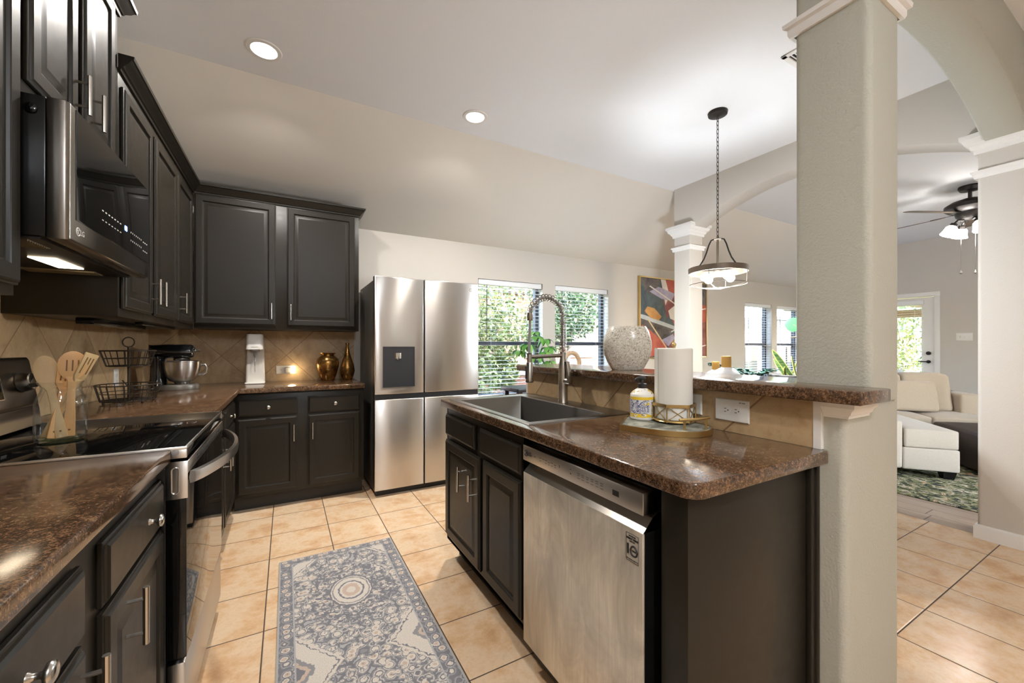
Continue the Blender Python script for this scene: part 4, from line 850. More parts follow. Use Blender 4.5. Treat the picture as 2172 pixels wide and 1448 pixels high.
b = MB(); b.loops([[(sxp+r*cos(2*pi*k/48), syp+r*sin(2*pi*k/48), szp+z) for k in range(48)] for r, z in ((.0463, .0125), (.0463, .0915))], True, False, False); b.build('label', M['soaplabel'], body)
b = MB(); b.loops([[(sxp+r*cos(2*pi*k/48), syp+r*sin(2*pi*k/48), szp+z) for k in range(48)] for r, z in ((.0452, .0995), (.0352, .1113), (.0188, .1222))], True, False, False); b.build('neck_label', M['soaplabel'], body)
va = math.atan2(-syp, -sxp)+.42
def onb(a, z, r=.0466): return (sxp+r*cos(a), syp+r*sin(a), szp+z)
b = MB()
for a_, w_, z0, z1 in ((va+.3, .11, .022, .08),):
    b.loops([[onb(a_-w_+2*w_*k/8, z, r) for k in range(9)]+[onb(a_+w_-2*w_*k/8, z, r-.0004) for k in range(9)] for z in (z0, z1) for r in (.0468,)]); 
b.build('label_panel', M['white'], body)
b = MB(); b.lathe([(.016, .122), (.0165, .124), (.0165, .140), (.012, .142), (.0065, .143), (.0065, .158)], (sxp, syp, szp), 20)
ax = Vector((-.75, .25, 0)).normalized(); e0 = Vector((sxp, syp, szp+.162))
b.tube([tuple(e0-ax*.012), tuple(e0), tuple(e0+ax*.018), tuple(e0+ax*.032+Vector((0, 0, -.006)))], [.007, .0095, .006, .004], 10); b.build('pump', M['blackmatte'], sb)
hx, hy = 1.302, 1.045
ho = thing('paper_towel_holder', (hx, hy, .931), 'gold geometric wire holder around the paper towel roll', 'holder')
oc = [(hx+.078*cos(2*pi*k/6+.35), hy+.078*sin(2*pi*k/6+.35)) for k in range(6)]
b = MB()
for z, h_ in ((.998, .006), (.942, .003)):
    sweep(b, oc, [(0, z-h_), (.002, z-h_), (.002, z+h_), (0, z+h_)], closed=True)
b.build('frame', M['gold'], ho, flatshade=True)
b = MB()
for k in range(6):
    (x0, y0), (x1, y1) = oc[k], oc[(k+1) % 6]
    b.cyl((x0, y0, .936), (x0, y0, 1.0), .0025, n=6); b.cyl((x0, y0, .942), (x1, y1, .996), .0016, n=6); b.cyl((x1, y1, .942), (x0, y0, .996), .0016, n=6)
b.build('lattice', M['gold'], ho)
b = MB(); b.lathe([(.001, .936), (.074, .936), (.076, .938), (.074, .941), (.001, .941)], (hx, hy, 0), 30); b.cyl((hx, hy, .94), (hx, hy, 1.222), .006, n=10); b.ball((hx, hy, 1.227), .009, 10, 8); b.build('base_and_post', M['gold'], ho)
for k in range(3):
    a = 2*pi*k/3+.2; b = MB(); b.ball((hx+.06*cos(a), hy+.06*sin(a), .9335), .0045, 8, 6); b.build('foot', M['gold'], ho)
b = MB(); n = 56; R0_ = .066
ls = []
for r, z in ((.02, .944), (.062, .9435), (.0665, .946), (.0665, 1.21), (.063, 1.2135), (.02, 1.213)): ls.append([(hx+r*cos(2*pi*k/n), hy+r*sin(2*pi*k/n), z) for k in range(n)])
b.loops(ls+[ls[0]], True, False, False)
pr_ = thing('paper_towel_roll', (hx, hy, .942), 'white embossed paper towel roll standing in the gold holder', 'paper towels')
b.build('roll', M['paper'], pr_)
b = MB(); a0 = math.atan2(-hy, -hx)-1.5
b.loops([[(hx+r*cos(a0+da*.06), hy+r*sin(a0+da*.06), z) for da, r in ((0, .0668), (4, .0672), (8, .0676), (8, .0682), (4, .0678), (0, .071))] for z in (.945, 1.213)]); b.build('loose_sheet', M['paper'], pr_)
# ---------------------------------------------------------------- ledge vase
b = MB(); ls = []
for r, z in ((.001, 0), (.078, 0), (.082, .004), (.102, .04), (.118, .08), (.1235, .115), (.121, .15), (.111, .19), (.095, .223), (.092, .226), (.086, .224), (.102, .19), (.112, .15), (.001, .1)): ls.append((r, z))
b.lathe(ls, (0, 0, 0), 48, 1, .62); vz = tag(b.build('mosaic_vase', M['mosaic']), 'wide silver mosaic glass vase on the bar ledge', 'vase'); vz.location = (1.56, 1.545, 1.0985); vz.rotation_euler = (0, 0, -.78)
# ---------------------------------------------------------------- recessed lights, vent
M['canwhite'] = simple('can_trim_white', srgb(238, 236, 232), .5)
def can(x, y, label, group):
    c = thing('recessed_light', (x, y, CZ), label, 'ceiling light', group)
    b = MB(); b.loops([[(x+r*cos(2*pi*k/40), y+r*sin(2*pi*k/40), CZ+z) for k in range(40)] for r, z in ((.068, -.004), (.070, -.008), (.092, -.006), (.096, -.001), (.068, -.0005), (.068, -.004))], True, False, False); b.build('trim_ring', M['canwhite'], c)
    b = MB(); b.lathe([(.001, -.004), (.067, -.004), (.067, -.001), (.001, -.001)], (x, y, CZ), 36); b.build('lens', M['canlens'], c)
    l = bpy.data.lights.new('can_lamp', 'AREA'); l.shape = 'DISK'; l.size = .12; l.energy = CAN_W; l.color = (1, .955, .9); l.spread = radians(152)
    o = bpy.data.objects.new('can_lamp', l); COL.objects.link(o); o.location = (x, y, CZ-.009)
can(-.117, 2.825, 'bright recessed ceiling light above the back left cabinets', None)
can(1.272, 2.85, 'bright recessed ceiling light above the fridge and sink', None)
for x, y in ((.35, -1.2),): can(x, y, 'added recessed ceiling light, unseen behind the camera', 'added recessed lights outside the view')  # extra can, added out of view to brighten the room
gf = thing('fill_globe_light', (.2, -1.7, CZ), 'added white globe fill light, unseen behind the camera', 'ceiling light')  # added fixture out of view: lifts the ceiling and fills from the front
b = MB(); b.lathe([(.001, 0), (.07, 0), (.07, -.02), (.012, -.03), (.012, -.2), (.05, -.21), (.05, -.23), (.001, -.23)], (.2, -1.7, CZ), 28); b.build('stem', M['bronze'], gf)
b = MB(); b.ball((.2, -1.7, CZ-.38), .16, 28, 18); b.build('globe', emit('fill_globe_glow', (.84, .91, 1), GLOBE_FILL_W/(pi*4*pi*.16**2)), gf)
vt = thing('ceiling_vent', (2.75, 1.27, CZ), 'white louvred air vent in the ceiling beside the thick column', 'vent')
b = MB(); x0, x1, y0, y1 = 2.645, 2.99, 1.06, 1.345; z0, z1 = CZ-.010, CZ
b.box(x0, x1, y0, y0+.03, z0, z1); b.box(x0, x1, y1-.03, y1, z0, z1); b.box(x0, x0+.03, y0, y1, z0, z1); b.box(x1-.03, x1, y0, y1, z0, z1); b.build('frame', M['trim'], vt, bevel=.003)
b = MB(); y = y0+.036
while y < y1-.04: b.loops([[(x, y, CZ-.009), (x, y+.002, CZ-.009), (x, y+.014, CZ-.001), (x, y+.012, CZ-.001)] for x in (x0+.03, x1-.03)]); y += .02
b.build('louvers', M['trim'], vt, flatshade=True)
b = MB(); b.box(x0+.02, x1-.02, y0+.02, y1-.02, CZ-.0012, CZ); b.build('duct', M['slot'], vt)
# ---------------------------------------------------------------- pendant
qx, qy = 2.853, 1.896
pd = thing('pendant_light', (qx, qy, CZ), 'dark chain pendant with a caged ring of lit bulbs over the dining area', 'pendant light')
b = MB(); b.lathe([(.001, 0), (.068, 0), (.07, -.004), (.066, -.022), (.03, -.03), (.012, -.034), (.001, -.036)][::1], (qx, qy, CZ), 32); b.build('ceiling_plate', M['bronze'], pd)
b = MB(); z = CZ-.034; k = 0
while z > 2.055:
    hh, rr = .019, .0085; ca, sa = (1, 0) if k % 2 == 0 else (.25, .97)
    pts = []
    for a in [2*pi*i/14 for i in range(14)]: pts.append((qx+rr*cos(a)*ca, qy+rr*cos(a)*sa, z-hh+(hh-.007 if sin(a) > 0 else -(hh-.007))*min(1, abs(sin(a))*2)+.007*sin(a)))
    b.tube(pts, .0022, 5, closed=True); z -= .031; k += 1
b.build('chain', M['bronze'], pd)
b = MB(); b.cyl((qx, qy, 2.05), (qx, qy, 1.775), .009, n=12); b.tube([(qx+.03*cos(a), qy+.03*sin(a), 2.03) for a in [2*pi*k/20 for k in range(20)]], .004, 6, closed=True); b.lathe([(.001, 2.034), (.03, 2.034), (.03, 2.028), (.001, 2.028)], (qx, qy, 0), 20)
b.build('stem', M['pendmetal'], pd)
for k in range(3):
    a = 2*pi*k/3+.55; b = MB()
    b.tube([(qx+r*cos(a), qy+r*sin(a), z) for r, z in ((.03, 2.03), (.05, 2.022), (.068, 1.985), (.085, 1.93), (.105, 1.88), (.13, 1.84), (.15, 1.815))], .0055, 8); b.build('yoke_arm', M['bronze'], pd)
b = MB(); b.loops([[(qx+r*cos(2*pi*k/56), qy+r*sin(2*pi*k/56), z) for k in range(56)] for r, z in ((.204, 1.775), (.206, 1.815), (.15, 1.818), (.15, 1.814), (.200, 1.811), (.198, 1.775), (.204, 1.775))], True, False, False); b.build('ring', M['pendmetal'], pd, sharp=30)
b = MB()
for k in range(3): a = 2*pi*k/3+.55; b.cyl((qx, qy, 1.812), (qx+.155*cos(a), qy+.155*sin(a), 1.815), .005, n=8)
b.build('spokes', M['pendmetal'], pd)
b = MB(); b.tube([(qx+.196*cos(a), qy+.196*sin(a), 1.69) for a in [2*pi*k/56 for k in range(56)]], .0025, 6, closed=True)
for k in range(4):
    a = 2*pi*k/4+.3; b.tube([(qx+.2*cos(a), qy+.2*sin(a), 1.778), (qx+.197*cos(a), qy+.197*sin(a), 1.70), (qx+.19*cos(a), qy+.19*sin(a), 1.686), (qx+.08*cos(a), qy+.08*sin(a), 1.662), (qx, qy, 1.657)], .0022, 6)
b.build('cage', M['pendmetal'], pd)
for k in range(4):
    a = 2*pi*k/4-.35; d = Vector((cos(a), sin(a), -.45)).normalized(); s0 = Vector((qx, qy, 1.79))
    b = MB(); b.tube([tuple(s0), tuple(s0+d*.075)], .013, 12); b.build('socket', M['canwhite'], pd)
    b = MB(); c_ = s0+d*.118; b.ball(tuple(c_), .031, 18, 12); b.build('bulb', M['bulb'], pd)
l = bpy.data.lights.new('pendant_lamp', 'POINT'); l.energy = PEND_W; l.color = (.86, .93, 1); l.shadow_soft_size = .1; lo = bpy.data.objects.new('pendant_lamp', l); COL.objects.link(lo); lo.location = (qx, qy, 1.63)
# ---------------------------------------------------------------- rugs
b = MB(); b.prism(rpoly(-.035, .575, .35, 2.605, .006), .0005, .009)
tag(b.build('runner_rug', M['runner'], bevel=.002), 'grey, cream and peach floral runner rug on the kitchen floor', 'rug')
b = MB(); b.box(4.42, 7.9, -1.2, 2.35, .0005, .011)
tag(b.build('area_rug', M['greenrug'], bevel=.003), 'green, cream and rust patterned area rug under the sofa', 'rug')
# ---------------------------------------------------------------- painting
pt = thing('painting', (5.1, BW, 1.63), 'large abstract painting in a thin gold frame on the back wall', 'painting')
ax0, ax1, az0, az1, fy_ = 4.362, 5.862, 1.045, 2.225, BW-.045
b = MB(); 
for q in ((ax0, ax0+.018, az0, az1), (ax1-.018, ax1, az0, az1), (ax0+.018, ax1-.018, az0, az0+.018), (ax0+.018, ax1-.018, az1-.018, az1)): b.box(q[0], q[1], fy_, BW-.001, q[2], q[3])
b.build('frame', M['gold'], pt, bevel=.002)
def paint(name, c1, c2): 
    t = NT(name); n1 = t.noise(t.pos(True), 5, 5, .6, .8); t.set(col=t.mix(t.ramp(n1, [(.35, (0, 0, 0)), (.65, (1, 1, 1))]), c1, c2), rough=.6); return t.m
PM = [paint('paint_teal', srgb(52, 66, 72), srgb(92, 104, 108)), paint('paint_red', srgb(168, 74, 58), srgb(188, 100, 80)), paint('paint_dark', srgb(54, 48, 48), srgb(116, 108, 104)),
      paint('paint_white', srgb(216, 210, 204), srgb(232, 226, 220)), paint('paint_lilac', srgb(150, 146, 178), srgb(186, 180, 200)), paint('paint_wine', srgb(112, 56, 56), srgb(150, 92, 88)),
      paint('paint_ochre', srgb(176, 122, 62), srgb(200, 150, 92)), paint('paint_gold', srgb(206, 178, 140), srgb(220, 196, 160)), paint('paint_paleblue', srgb(176, 184, 190), srgb(200, 204, 206))]
b = MB(); y = fy_+.014; b.box(ax0+.017, ax1-.017, y, BW-.004, az0+.017, az1-.017)
def shape(mi, pts, k):
    b.k = mi; W_, H_ = ax1-ax0-.036, az1-az0-.036
    pp = [(ax0+.018+max(0, min(1, u))*W_, az1-.018-max(0, min(1, v))*H_) for u, v in pts]
    b.loops([[(x, y-.0002*k, z) for x, z in pp], [(x, y+.001, z) for x, z in pp]])
S = [(2, [(0, 0), (.29, 0), (.2, .22), (.08, .18)]), (1, [(.34, 0), (.6, 0), (.72, .42), (.5, .6), (.36, .3)]), (5, [(.33, .26), (.6, .2), (.66, .4), (.46, .42), (.38, .5)]),
     (3, [(.29, 0), (.36, 0), (.42, .2), (.36, .33)]), (4, [(.13, .17), (.26, .1), (.5, .17), (.45, .27), (.3, .25)]), (3, [(.4, .4), (.49, .33), (.62, .6), (.52, .53), (.43, .5)]),
     (1, [(.52, .3), (.78, .1), (1, .2), (1, .52), (.72, .62)]), (8, [(0, .46), (.06, .47), (.58, .62), (.52, .65), (0, .51)]), (2, [(0, .51), (.5, .65), (.42, .7), (.32, .8), (.12, .66), (0, .6)]),
     (1, [(.03, .59), (.14, .66), (.38, .84), (.36, .95), (.1, 1), (0, 1), (0, .75)]), (5, [(.38, .84), (.32, .78), (.46, .7), (.6, .62), (.66, .8), (.5, .95)]), (4, [(.3, .78), (.47, .7), (.5, .76), (.4, .86)]),
     (6, [(.45, .8), (.56, .73), (.66, .78), (.62, .92), (.5, .94)]), (6, [(.06, .42), (.1, .36), (.2, .38), (.3, .48), (.26, .53), (.14, .5)]), (0, [(.62, .55), (.84, .5), (.9, .78), (.7, .82)]),
     (5, [(.84, .6), (1, .52), (1, 1), (.8, 1)]), (2, [(.86, .0), (1, 0), (1, .3), (.92, .28)]), (8, [(.62, .95), (.8, .8), (.84, 1), (.6, 1)]),
     (3, [(.125, .105), (.14, .095), (.75, .43), (.74, .445)]), (7, [(.09, .515), (.105, .51), (.42, .93), (.405, .94)]), (3, [(.44, .665), (.62, .58), (.625, .592), (.445, .68)]), (3, [(.86, .36), (1, .33), (1, .345), (.865, .375)]), (3, [(.9, .86), (1, .84), (1, .855), (.905, .87)])]
for k, (mi, pts) in enumerate(S): shape(mi, pts, k+1)
b.build('canvas', PM, pt, flatshade=True)
# ---------------------------------------------------------------- dining table and what stands on it
M['darkwood'] = simple('black_stained_wood', srgb(34, 32, 33), .4)
tb = thing('dining_table', (3.1, 1.75, 0), 'dark counter-height dining table behind the bar ledge', 'table')
b = MB(); b.prism(rpoly(2.3, 4.0-.25, 1.15, 2.45, .03), .87, .91); b.build('tabletop', M['darkwood'], tb, bevel=.004)
for x in (2.4, 3.65):
    for y in (1.25, 2.35): b = MB(); b.box(x-.04, x+.04, y-.04, y+.04, 0, .87); b.build('leg', M['darkwood'], tb, bevel=.004)
M['ceramic'] = simple('white_ceramic', srgb(226, 228, 232), .2)
def round_bottle(x, y, r, top, label):
    o = thing('round_bottle', (x, y, .9105), label, 'bottle', 'round white bottles with gold caps'); zc = .9105+r*.93
    b = MB(); pr = [(r*cos(a), r*sin(a)*.93) for a in [-pi/2+.35+(pi-.75)*k/16 for k in range(17)]]; b.lathe([(.001, -r*.93+.0), (pr[0][0], -r*.93)]+pr[1:]+[(.02, r*.93+.006), (.001, r*.93+.006)], (x, y, zc), 36); b.build('body', M['ceramic'], o)
    z0 = zc+r*.90; b = MB(); b.lathe([(.001, z0), (.030*top, z0), (.030*top, z0+.07*top), (.028*top, z0+.073*top), (.001, z0+.073*top)], (x, y, 0), 28); b.build('cap', M['goldwood'], o)
round_bottle(2.60, 1.665, .092, 1.02, 'larger round white bottle with a gold cap behind the ledge'); round_bottle(2.75, 1.844, .075, .82, 'smaller round white bottle with a gold cap behind the ledge')
def leafquad(mb, base, d, L, w_, up=Vector((0, 0, 1)), bend=.25):
    d = Vector(d).normalized(); s_ = d.cross(up); s_ = s_.normalized() if s_.length > .05 else Vector((1, 0, 0)); n_ = s_.cross(d)
    P = [Vector(base)+d*(L*t)-n_*(-bend*L*t*(1-t)*1.2+bend*L*t*t*.6)*1 for t in (0, .3, .6, .85, 1)]; W_ = (w_*.12, w_*.85, w_, w_*.55, .0)
    vs_ = []; 
    for p, q in zip(P[:4], W_[:4]): vs_ += [tuple(p-s_*q+n_*q*.25), tuple(p), tuple(p+s_*q+n_*q*.25)]
    vs_.append(tuple(P[4])); fs = []
    for i in range(3): fs += [(3*i, 3*i+1, 3*i+4, 3*i+3), (3*i+1, 3*i+2, 3*i+5, 3*i+4)]
    fs += [(9, 10, 12), (10, 11, 12)]; mb.add(vs_, fs)
# snake plant in a low grey planter
pl_ = thing('snake_plant', (3.42, 1.62, .9105), 'yellow-edged snake plant in a grey bowl beside the thick column', 'plant')
M['stone'] = simple('grey_stone', srgb(150, 146, 142), .7)
px_, py_ = 3.50, 1.70
b = MB(); b.lathe([(.001, .911), (.10, .911), (.14, .93), (.165, .995), (.160, .999), (.148, .985), (.001, .985)], (px_, py_, 0), 36); b.build('bowl', M['stone'], pl_)
b = MB(); b.lathe([(.001, .984), (.146, .984), (.001, .99)], (px_, py_, 0), 24); b.build('soil', M['soil'], pl_)
def sword(base, tip, w_, tw):
    A, B = Vector(base), Vector(tip); d = (B-A).normalized(); s_ = d.cross(Vector((cos(tw), sin(tw), 0))).normalized()
    b = MB(); N_ = 8; ls = []
    for i in range(N_+1):
        t_ = i/N_; q = w_*(.7+.5*t_ if t_ < .5 else .95*sqrt(max(0.02, 1-((t_-.5)/.5)**2))); p = A+(B-A)*t_+Vector((0, 0, 0)); m_ = d.cross(s_)*.004
        ls.append([tuple(p-s_*q), tuple(p-s_*q*.6+m_*.6), tuple(p+m_), tuple(p+s_*q*.6+m_*.6), tuple(p+s_*q), tuple(p-m_*.3)])
    b.loops(ls); lf = b.build('leaf', M['snake'], pl_)
    b = MB()
    for sg in (-1, 1): b.tube([tuple(A+(B-A)*(i/N_)+s_*sg*w_*(.7+.5*i/N_ if i/N_ < .5 else .95*sqrt(max(0.02, 1-((i/N_-.5)/.5)**2)))) for i in range(N_+1)], .0035, 5)
    b.build('leaf_edge', M['leafedge'], lf)
for bs, tp_, w_, tw in (((.0, 0, .985), (-.12, .08, 1.19), .020, .9), ((.03, -.02, .985), (.0, .0, 1.14), .016, 1.8), ((.08, -.02, .985), (.1, -.03, 1.16), .022, .5), ((.06, .03, .985), (.05, -.06, 1.20), .015, 2.2), ((-.05, .02, .985), (-.10, .0, 1.06), .012, 1.2), ((.02, .06, .985), (-.02, .12, 1.12), .014, .3)):
    sword((px_+bs[0], py_+bs[1], bs[2]), (px_+tp_[0], py_+tp_[1], tp_[2]), w_, tw)
# trailing blue-green succulent in a small dish
tr_ = thing('trailing_plant', (3.08, 1.75, .9105), 'low blue-green trailing plant beside the round bottles', 'plant')
b = MB(); b.lathe([(.001, .911), (.06, .911), (.08, .96), (.075, .962), (.001, .95)], (3.08, 1.75, 0), 24); b.build('pot', M['stone'], tr_)
b = MB(); sb2 = MB(); rnd = random.Random(3)
for (ex_, ey_, ez_) in ((-.26, .2, 1.075), (-.12, .1, 1.03), (.05, .1, 1.02), (.16, -.02, 1.03), (.26, -.03, 1.03), (.0, -.05, 1.0), (.3, .06, 1.0)):
    A = Vector((3.08, 1.75, .96)); B = A+Vector((ex_, ey_, ez_-.96)); mid = A.lerp(B, .5)+Vector((0, 0, .03)); sb2.tube([tuple(A), tuple(mid), tuple(B)], .003, 5)
    for k in range(16):
        t_ = .25+.75*k/15; p = A.lerp(B, t_)+Vector((0, 0, .03*4*t_*(1-t_)*.8)); a = rnd.random()*6.28
        leafquad(b, p, (cos(a), sin(a), rnd.random()*.8), .045, .017)
sb2.build('stem', M['stem'], tr_); b.build('leaves', M['bluegreen'], tr_)
# tall round-leaved plant half behind the column
rp = thing('round_leaf_plant', (3.9-.28, 1.42, .9105), 'tall plant with round green leaves half hidden by the thick column', 'plant')
rx, ry = 3.62, 1.42
b = MB(); b.lathe([(.001, .911), (.055, .911), (.07, 1.02), (.064, 1.022), (.001, 1.01)], (rx, ry, 0), 24); b.build('pot', M['ceramic'], rp)
b = MB(); sb2 = MB()
for ex_, ey_, ez_, rr in ((-.165, .245, 1.392, .055), (.12, .0, 1.30, .05), (-.02, -.1, 1.26, .055), (.16, .06, 1.45, .05), (.1, -.12, 1.40, .05)):
    A = Vector((rx, ry, 1.01)); B = Vector((rx+ex_, ry+ey_, ez_)); sb2.tube([tuple(A), tuple(A.lerp(B, .6)+Vector((0, 0, .06))), tuple(B)], .003, 6)
    vw = (Vector((0, 0, 1.22))-B).normalized(); u1 = vw.cross(Vector((0, 0, 1))).normalized(); u2 = u1.cross(vw); nn_ = (vw+Vector((0, 0, .35))).normalized()
    b.loops([[tuple(B+u1*q*rr*cos(2*pi*k/24)*(1+.04*cos(6*pi*k/12))+u2*q*rr*sin(2*pi*k/24)-nn_*h_) for k in range(24)] for q, h_ in ((.05, .004), (.5, 0), (1, .006), (.5, .003), (.05, .007))])
sb2.tube([(rx+.0, ry+.0, 1.27), (rx-.12, ry+.2, 1.30), (rx-.175, ry+.26, 1.29)], .006, 6)
sb2.build('stem', M['bark'], rp); b.build('leaves', M['roundleaf'], rp)
# ---------------------------------------------------------------- console under the windows, plant, ring ornament
cs = thing('console_table', (2.75, 3.88, 0), 'black console table under the windows behind the island', 'table')
b = MB(); b.prism(rpoly(2.14, 3.45, 3.69, 4.09, .02), .725, .765); b.build('tabletop', M['darkwood'], cs, bevel=.006)
for x in (2.19, 3.40):
    for y in (3.74, 4.04): b = MB(); b.box(x-.025, x+.025, y-.025, y+.025, 0, .725); b.build('leg', M['darkwood'], cs, bevel=.003)
mp = thing('leafy_plant', (2.46, 3.86, .7655), 'bright green broad-leaved plant in front of the windows behind the faucet', 'plant')
b = MB(); b.lathe([(.001, .766), (.07, .766), (.09, .90), (.083, .902), (.001, .89)], (2.46, 3.86, 0), 28); b.build('pot', M['ceramic'], mp)
b = MB(); sb2 = MB(); rnd = random.Random(11)
for hx_, hy_, hz_, L_ in ((-.12, -.05, 1.24, .13), (.0, -.05, 1.33, .12), (.14, -.05, 1.21, .14), (.06, -.12, 1.15, .13), (-.06, -.12, 1.10, .12), (.16, .02, 1.30, .12), (.02, .02, 1.38, .1), (-.17, .04, 1.17, .12), (.12, -.12, 1.05, .12)):
    A = Vector((2.46, 3.86, .89)); B = Vector((2.46+hx_, 3.86+hy_, hz_)); sb2.tube([tuple(A), tuple(A.lerp(B, .6)+Vector((0, 0, .05))), tuple(B)], .0035, 6)
    for k in range(7):
        a = 2*pi*k/7+rnd.random()*.4; leafquad(b, B, (cos(a), sin(a), -.15-.5*rnd.random()), L_*(.85+.3*rnd.random()), L_*.24, bend=.5)
sb2.build('stem', M['stem'], mp); b.build('leaves', M['house_leaf'], mp)
b = MB(); ra_ = .115; b.tube([(2.94+ra_*cos(a), 3.80, 1.015+.128*sin(a)) for a in [2*pi*k/40 for k in range(40)]], .026, 14, closed=True)
b.lathe([(.001, .766), (.07, .766), (.07, .79), (.03, .80), (.022, .90), (.001, .90)], (2.94, 3.80, 0), 24)
ro = tag(b.build('ring_ornament', M['arcwood']), 'tan wooden ring-shaped ornament on a stand behind the faucet', 'ornament')
# ---------------------------------------------------------------- living room
dr_ = bpy.data.objects.new('door_1', None); COL.objects.link(dr_); dr_.location = (RW, 2.82, 0); dr_['kind'] = 'structure'
b = MB(FNX)
for q in ((DY0, 2.525, 0, 2.04), (3.125, DY1, 0, 2.04), (2.525, 3.125, 0, .3), (2.525, 3.125, 1.91, 2.04)): b.box(q[0], q[1], -(RW+.05), -(RW+.01), q[2], q[3])
b.build('door_leaf', M['trim'], dr_, flatshade=True)
b = MB(); b.box(RW+.028, RW+.032, 2.525, 3.125, .3, 1.91); b.build('door_glass', M['pane'], dr_)
b = MB()
for q in ((DY0-.065, DY0, 0, 2.055), (DY1, DY1+.065, 0, 2.055), (DY0-.065, DY1+.065, 2.055, 2.12)): b.box(RW-.014, RW, q[0], q[1], q[2], q[3])
b.box(RW-.004, RW+.12, DY0-.001, DY0+.001, 0, 2.05); b.build('door_casing', M['trim'], dr_, bevel=.003)
b = MB(); b.tube([(RW+.005, 2.435, .965), (RW-.02, 2.435, .965)], .026, 16); b.tube([(RW-.025, 2.435, .965), (RW-.05, 2.44, .965), (RW-.052, 2.5, .968), (RW-.045, 2.55, .972)], .009, 8); b.build('door_handle', M['bronze'], dr_)
b = MB(); b.tube([(RW+.005, 2.435, 1.106), (RW-.02, 2.435, 1.106)], .03, 18); b.build('deadbolt', M['bronze'], dr_)
dbl = thing('door_blind', (RW-.02, 2.82, 1.99), 'white slat blind hung on the glass of the far back door', 'blind')
b = MB(); b.box(RW-.05, RW+.008, 2.488, 3.16, 1.925, 1.99); b.build('headrail', M['blind'], dbl, bevel=.003)
b = MB(); z = 1.9
while z > .32: b.box(RW-.04, RW-.002, 2.49, 3.155, z-.0012, z+.0012); z -= .040
b.build('slats', M['blind'], dbl, flatshade=True)
b = MB(); b.box(RW-.036, RW-.006, 2.49, 3.155, .29, .31); b.build('bottom_rail', M['blind'], dbl)
b = MB()
for y in (2.6, 3.04): b.cyl((RW-.02, y, 1.93), (RW-.02, y, .3), .0012, n=5)
b.build('ladder_cord', M['blind'], dbl)
sw = thing('light_switch', (RW, 2.033, 1.37), 'white triple light switch on the wall beside the far door', 'switch')
b = MB(FNX); b.rects([(1.945, 2.122, 1.31, 1.43, -RW), (1.945, 2.122, 1.31, 1.43, -RW+.004), (1.95, 2.117, 1.315, 1.425, -RW+.007)]); b.build('plate', M['white'], sw)
for y in (1.985, 2.033, 2.081): b = MB(FNX); b.rects([(y-.006, y+.006, 1.356, 1.384, -RW+.006), (y-.004, y+.004, 1.372, 1.384, -RW+.016)]); b.build('toggle', M['white'], sw)
# sectional sofa, turned about 50 degrees; local a runs away to the right, b away to the left
A0 = Vector((5.25, 1.17, 0)); ua = Vector((.766, .643, 0)); ub = Vector((-.643, .766, 0))
LS = lambda a, b_, z: tuple(A0+ua*a+ub*b_+Vector((0, 0, z)))
so_ = thing('sectional_sofa', A0, 'oatmeal fabric sectional sofa with a chaise, seen past the thick column', 'sofa')
def cush(name, a0, a1, b0, b1, z0, z1, r, parent, mat, puff=.0, tilt=0):
    bb = MB(lambda a, b_, z: LS(a+tilt*(z-z0), b_, z)); n = 5
    if puff:
        us = [k/6 for k in range(7)]; top = [[(a0+(a1-a0)*u, b0+(b1-b0)*v, z1+puff*(1-(2*u-1)**4)*(1-(2*v-1)**4)) for v in us] for u in us]; bot = [[(a0+(a1-a0)*u, b0+(b1-b0)*v, z0) for v in us] for u in us]
        vs_ = [p for row in top for p in row]+[p for row in bot for p in row]; fs = []; N_ = 7
        for i in range(6):
            for j in range(6): fs += [(i*N_+j, i*N_+j+1, (i+1)*N_+j+1, (i+1)*N_+j), (49+i*N_+j, 49+(i+1)*N_+j, 49+(i+1)*N_+j+1, 49+i*N_+j+1)]
        per_ = [i*N_ for i in range(7)]+[6*N_+j for j in range(1, 7)]+[i*N_+6 for i in range(5, -1, -1)]+[j for j in range(5, 0, -1)]
        for k in range(len(per_)): x_, y_ = per_[k], per_[(k+1) % len(per_)]; fs.append((x_, y_, y_+49, x_+49))
        bb.add(vs_, fs)
    else: bb.box(a0, a1, b0, b1, z0, z1)
    return bb.build(name, mat, parent, bevel=r, seg=3, sharp=50)
cush('chaise_base', 0, 1.55, .0, .40, .085, .285, .014, so_, M['sofa'])
cush('chaise_cushion', .005, 1.2, .005, .385, .288, .455, .014, so_, M['sofa'], .012)
cush('armrest', 0, 1.9, .40, .62, .085, .53, .025, so_, M['sofa'])
cush('base', 1.15, 2.0, -1.75, .40, .085, .28, .02, so_, M['pillow'])
for k, (b0, b1) in enumerate(((-.36, .39), (-.97, -.37), (-1.55, -.98))): cush('seat_cushion', 1.15, 1.85, b0, b1, .283, .42, .022, so_, M['pillow'], .022)
cush('backrest', 1.85, 2.1, -.98, .62, .085, .66, .04, so_, M['pillow'])
for b0, b1 in ((-.30, .36), (-.76, -.31)): cush('back_cushion', 1.56, 1.80, b0, b1, .44, .875, .05, so_, M['pillow'], .02, .22)
cush('armrest', 1.5, 2.1, -.99, -.78, .085, .66, .035, so_, M['pillow'])
for a, b_ in ((.07, .06), (.07, .55), (1.95, -1.6), (1.95, .5)):
    bb = MB(); bb.loops([[LS(a+x*s_, b_+y_*s_, z) for x, y_ in ((-.05, -.05), (.05, -.05), (.05, .05), (-.05, .05))] for z, s_ in ((.012, .7), (.09, 1))]); bb.build('leg', M['black'], so_)
th = cush('throw_pillow', 1.40, 1.52, -.56, -.02, .445, .80, .045, None, M['pillow'], 0, .2); tag(th, 'tan throw pillow leaning on the sofa, nearest the column', 'pillow')
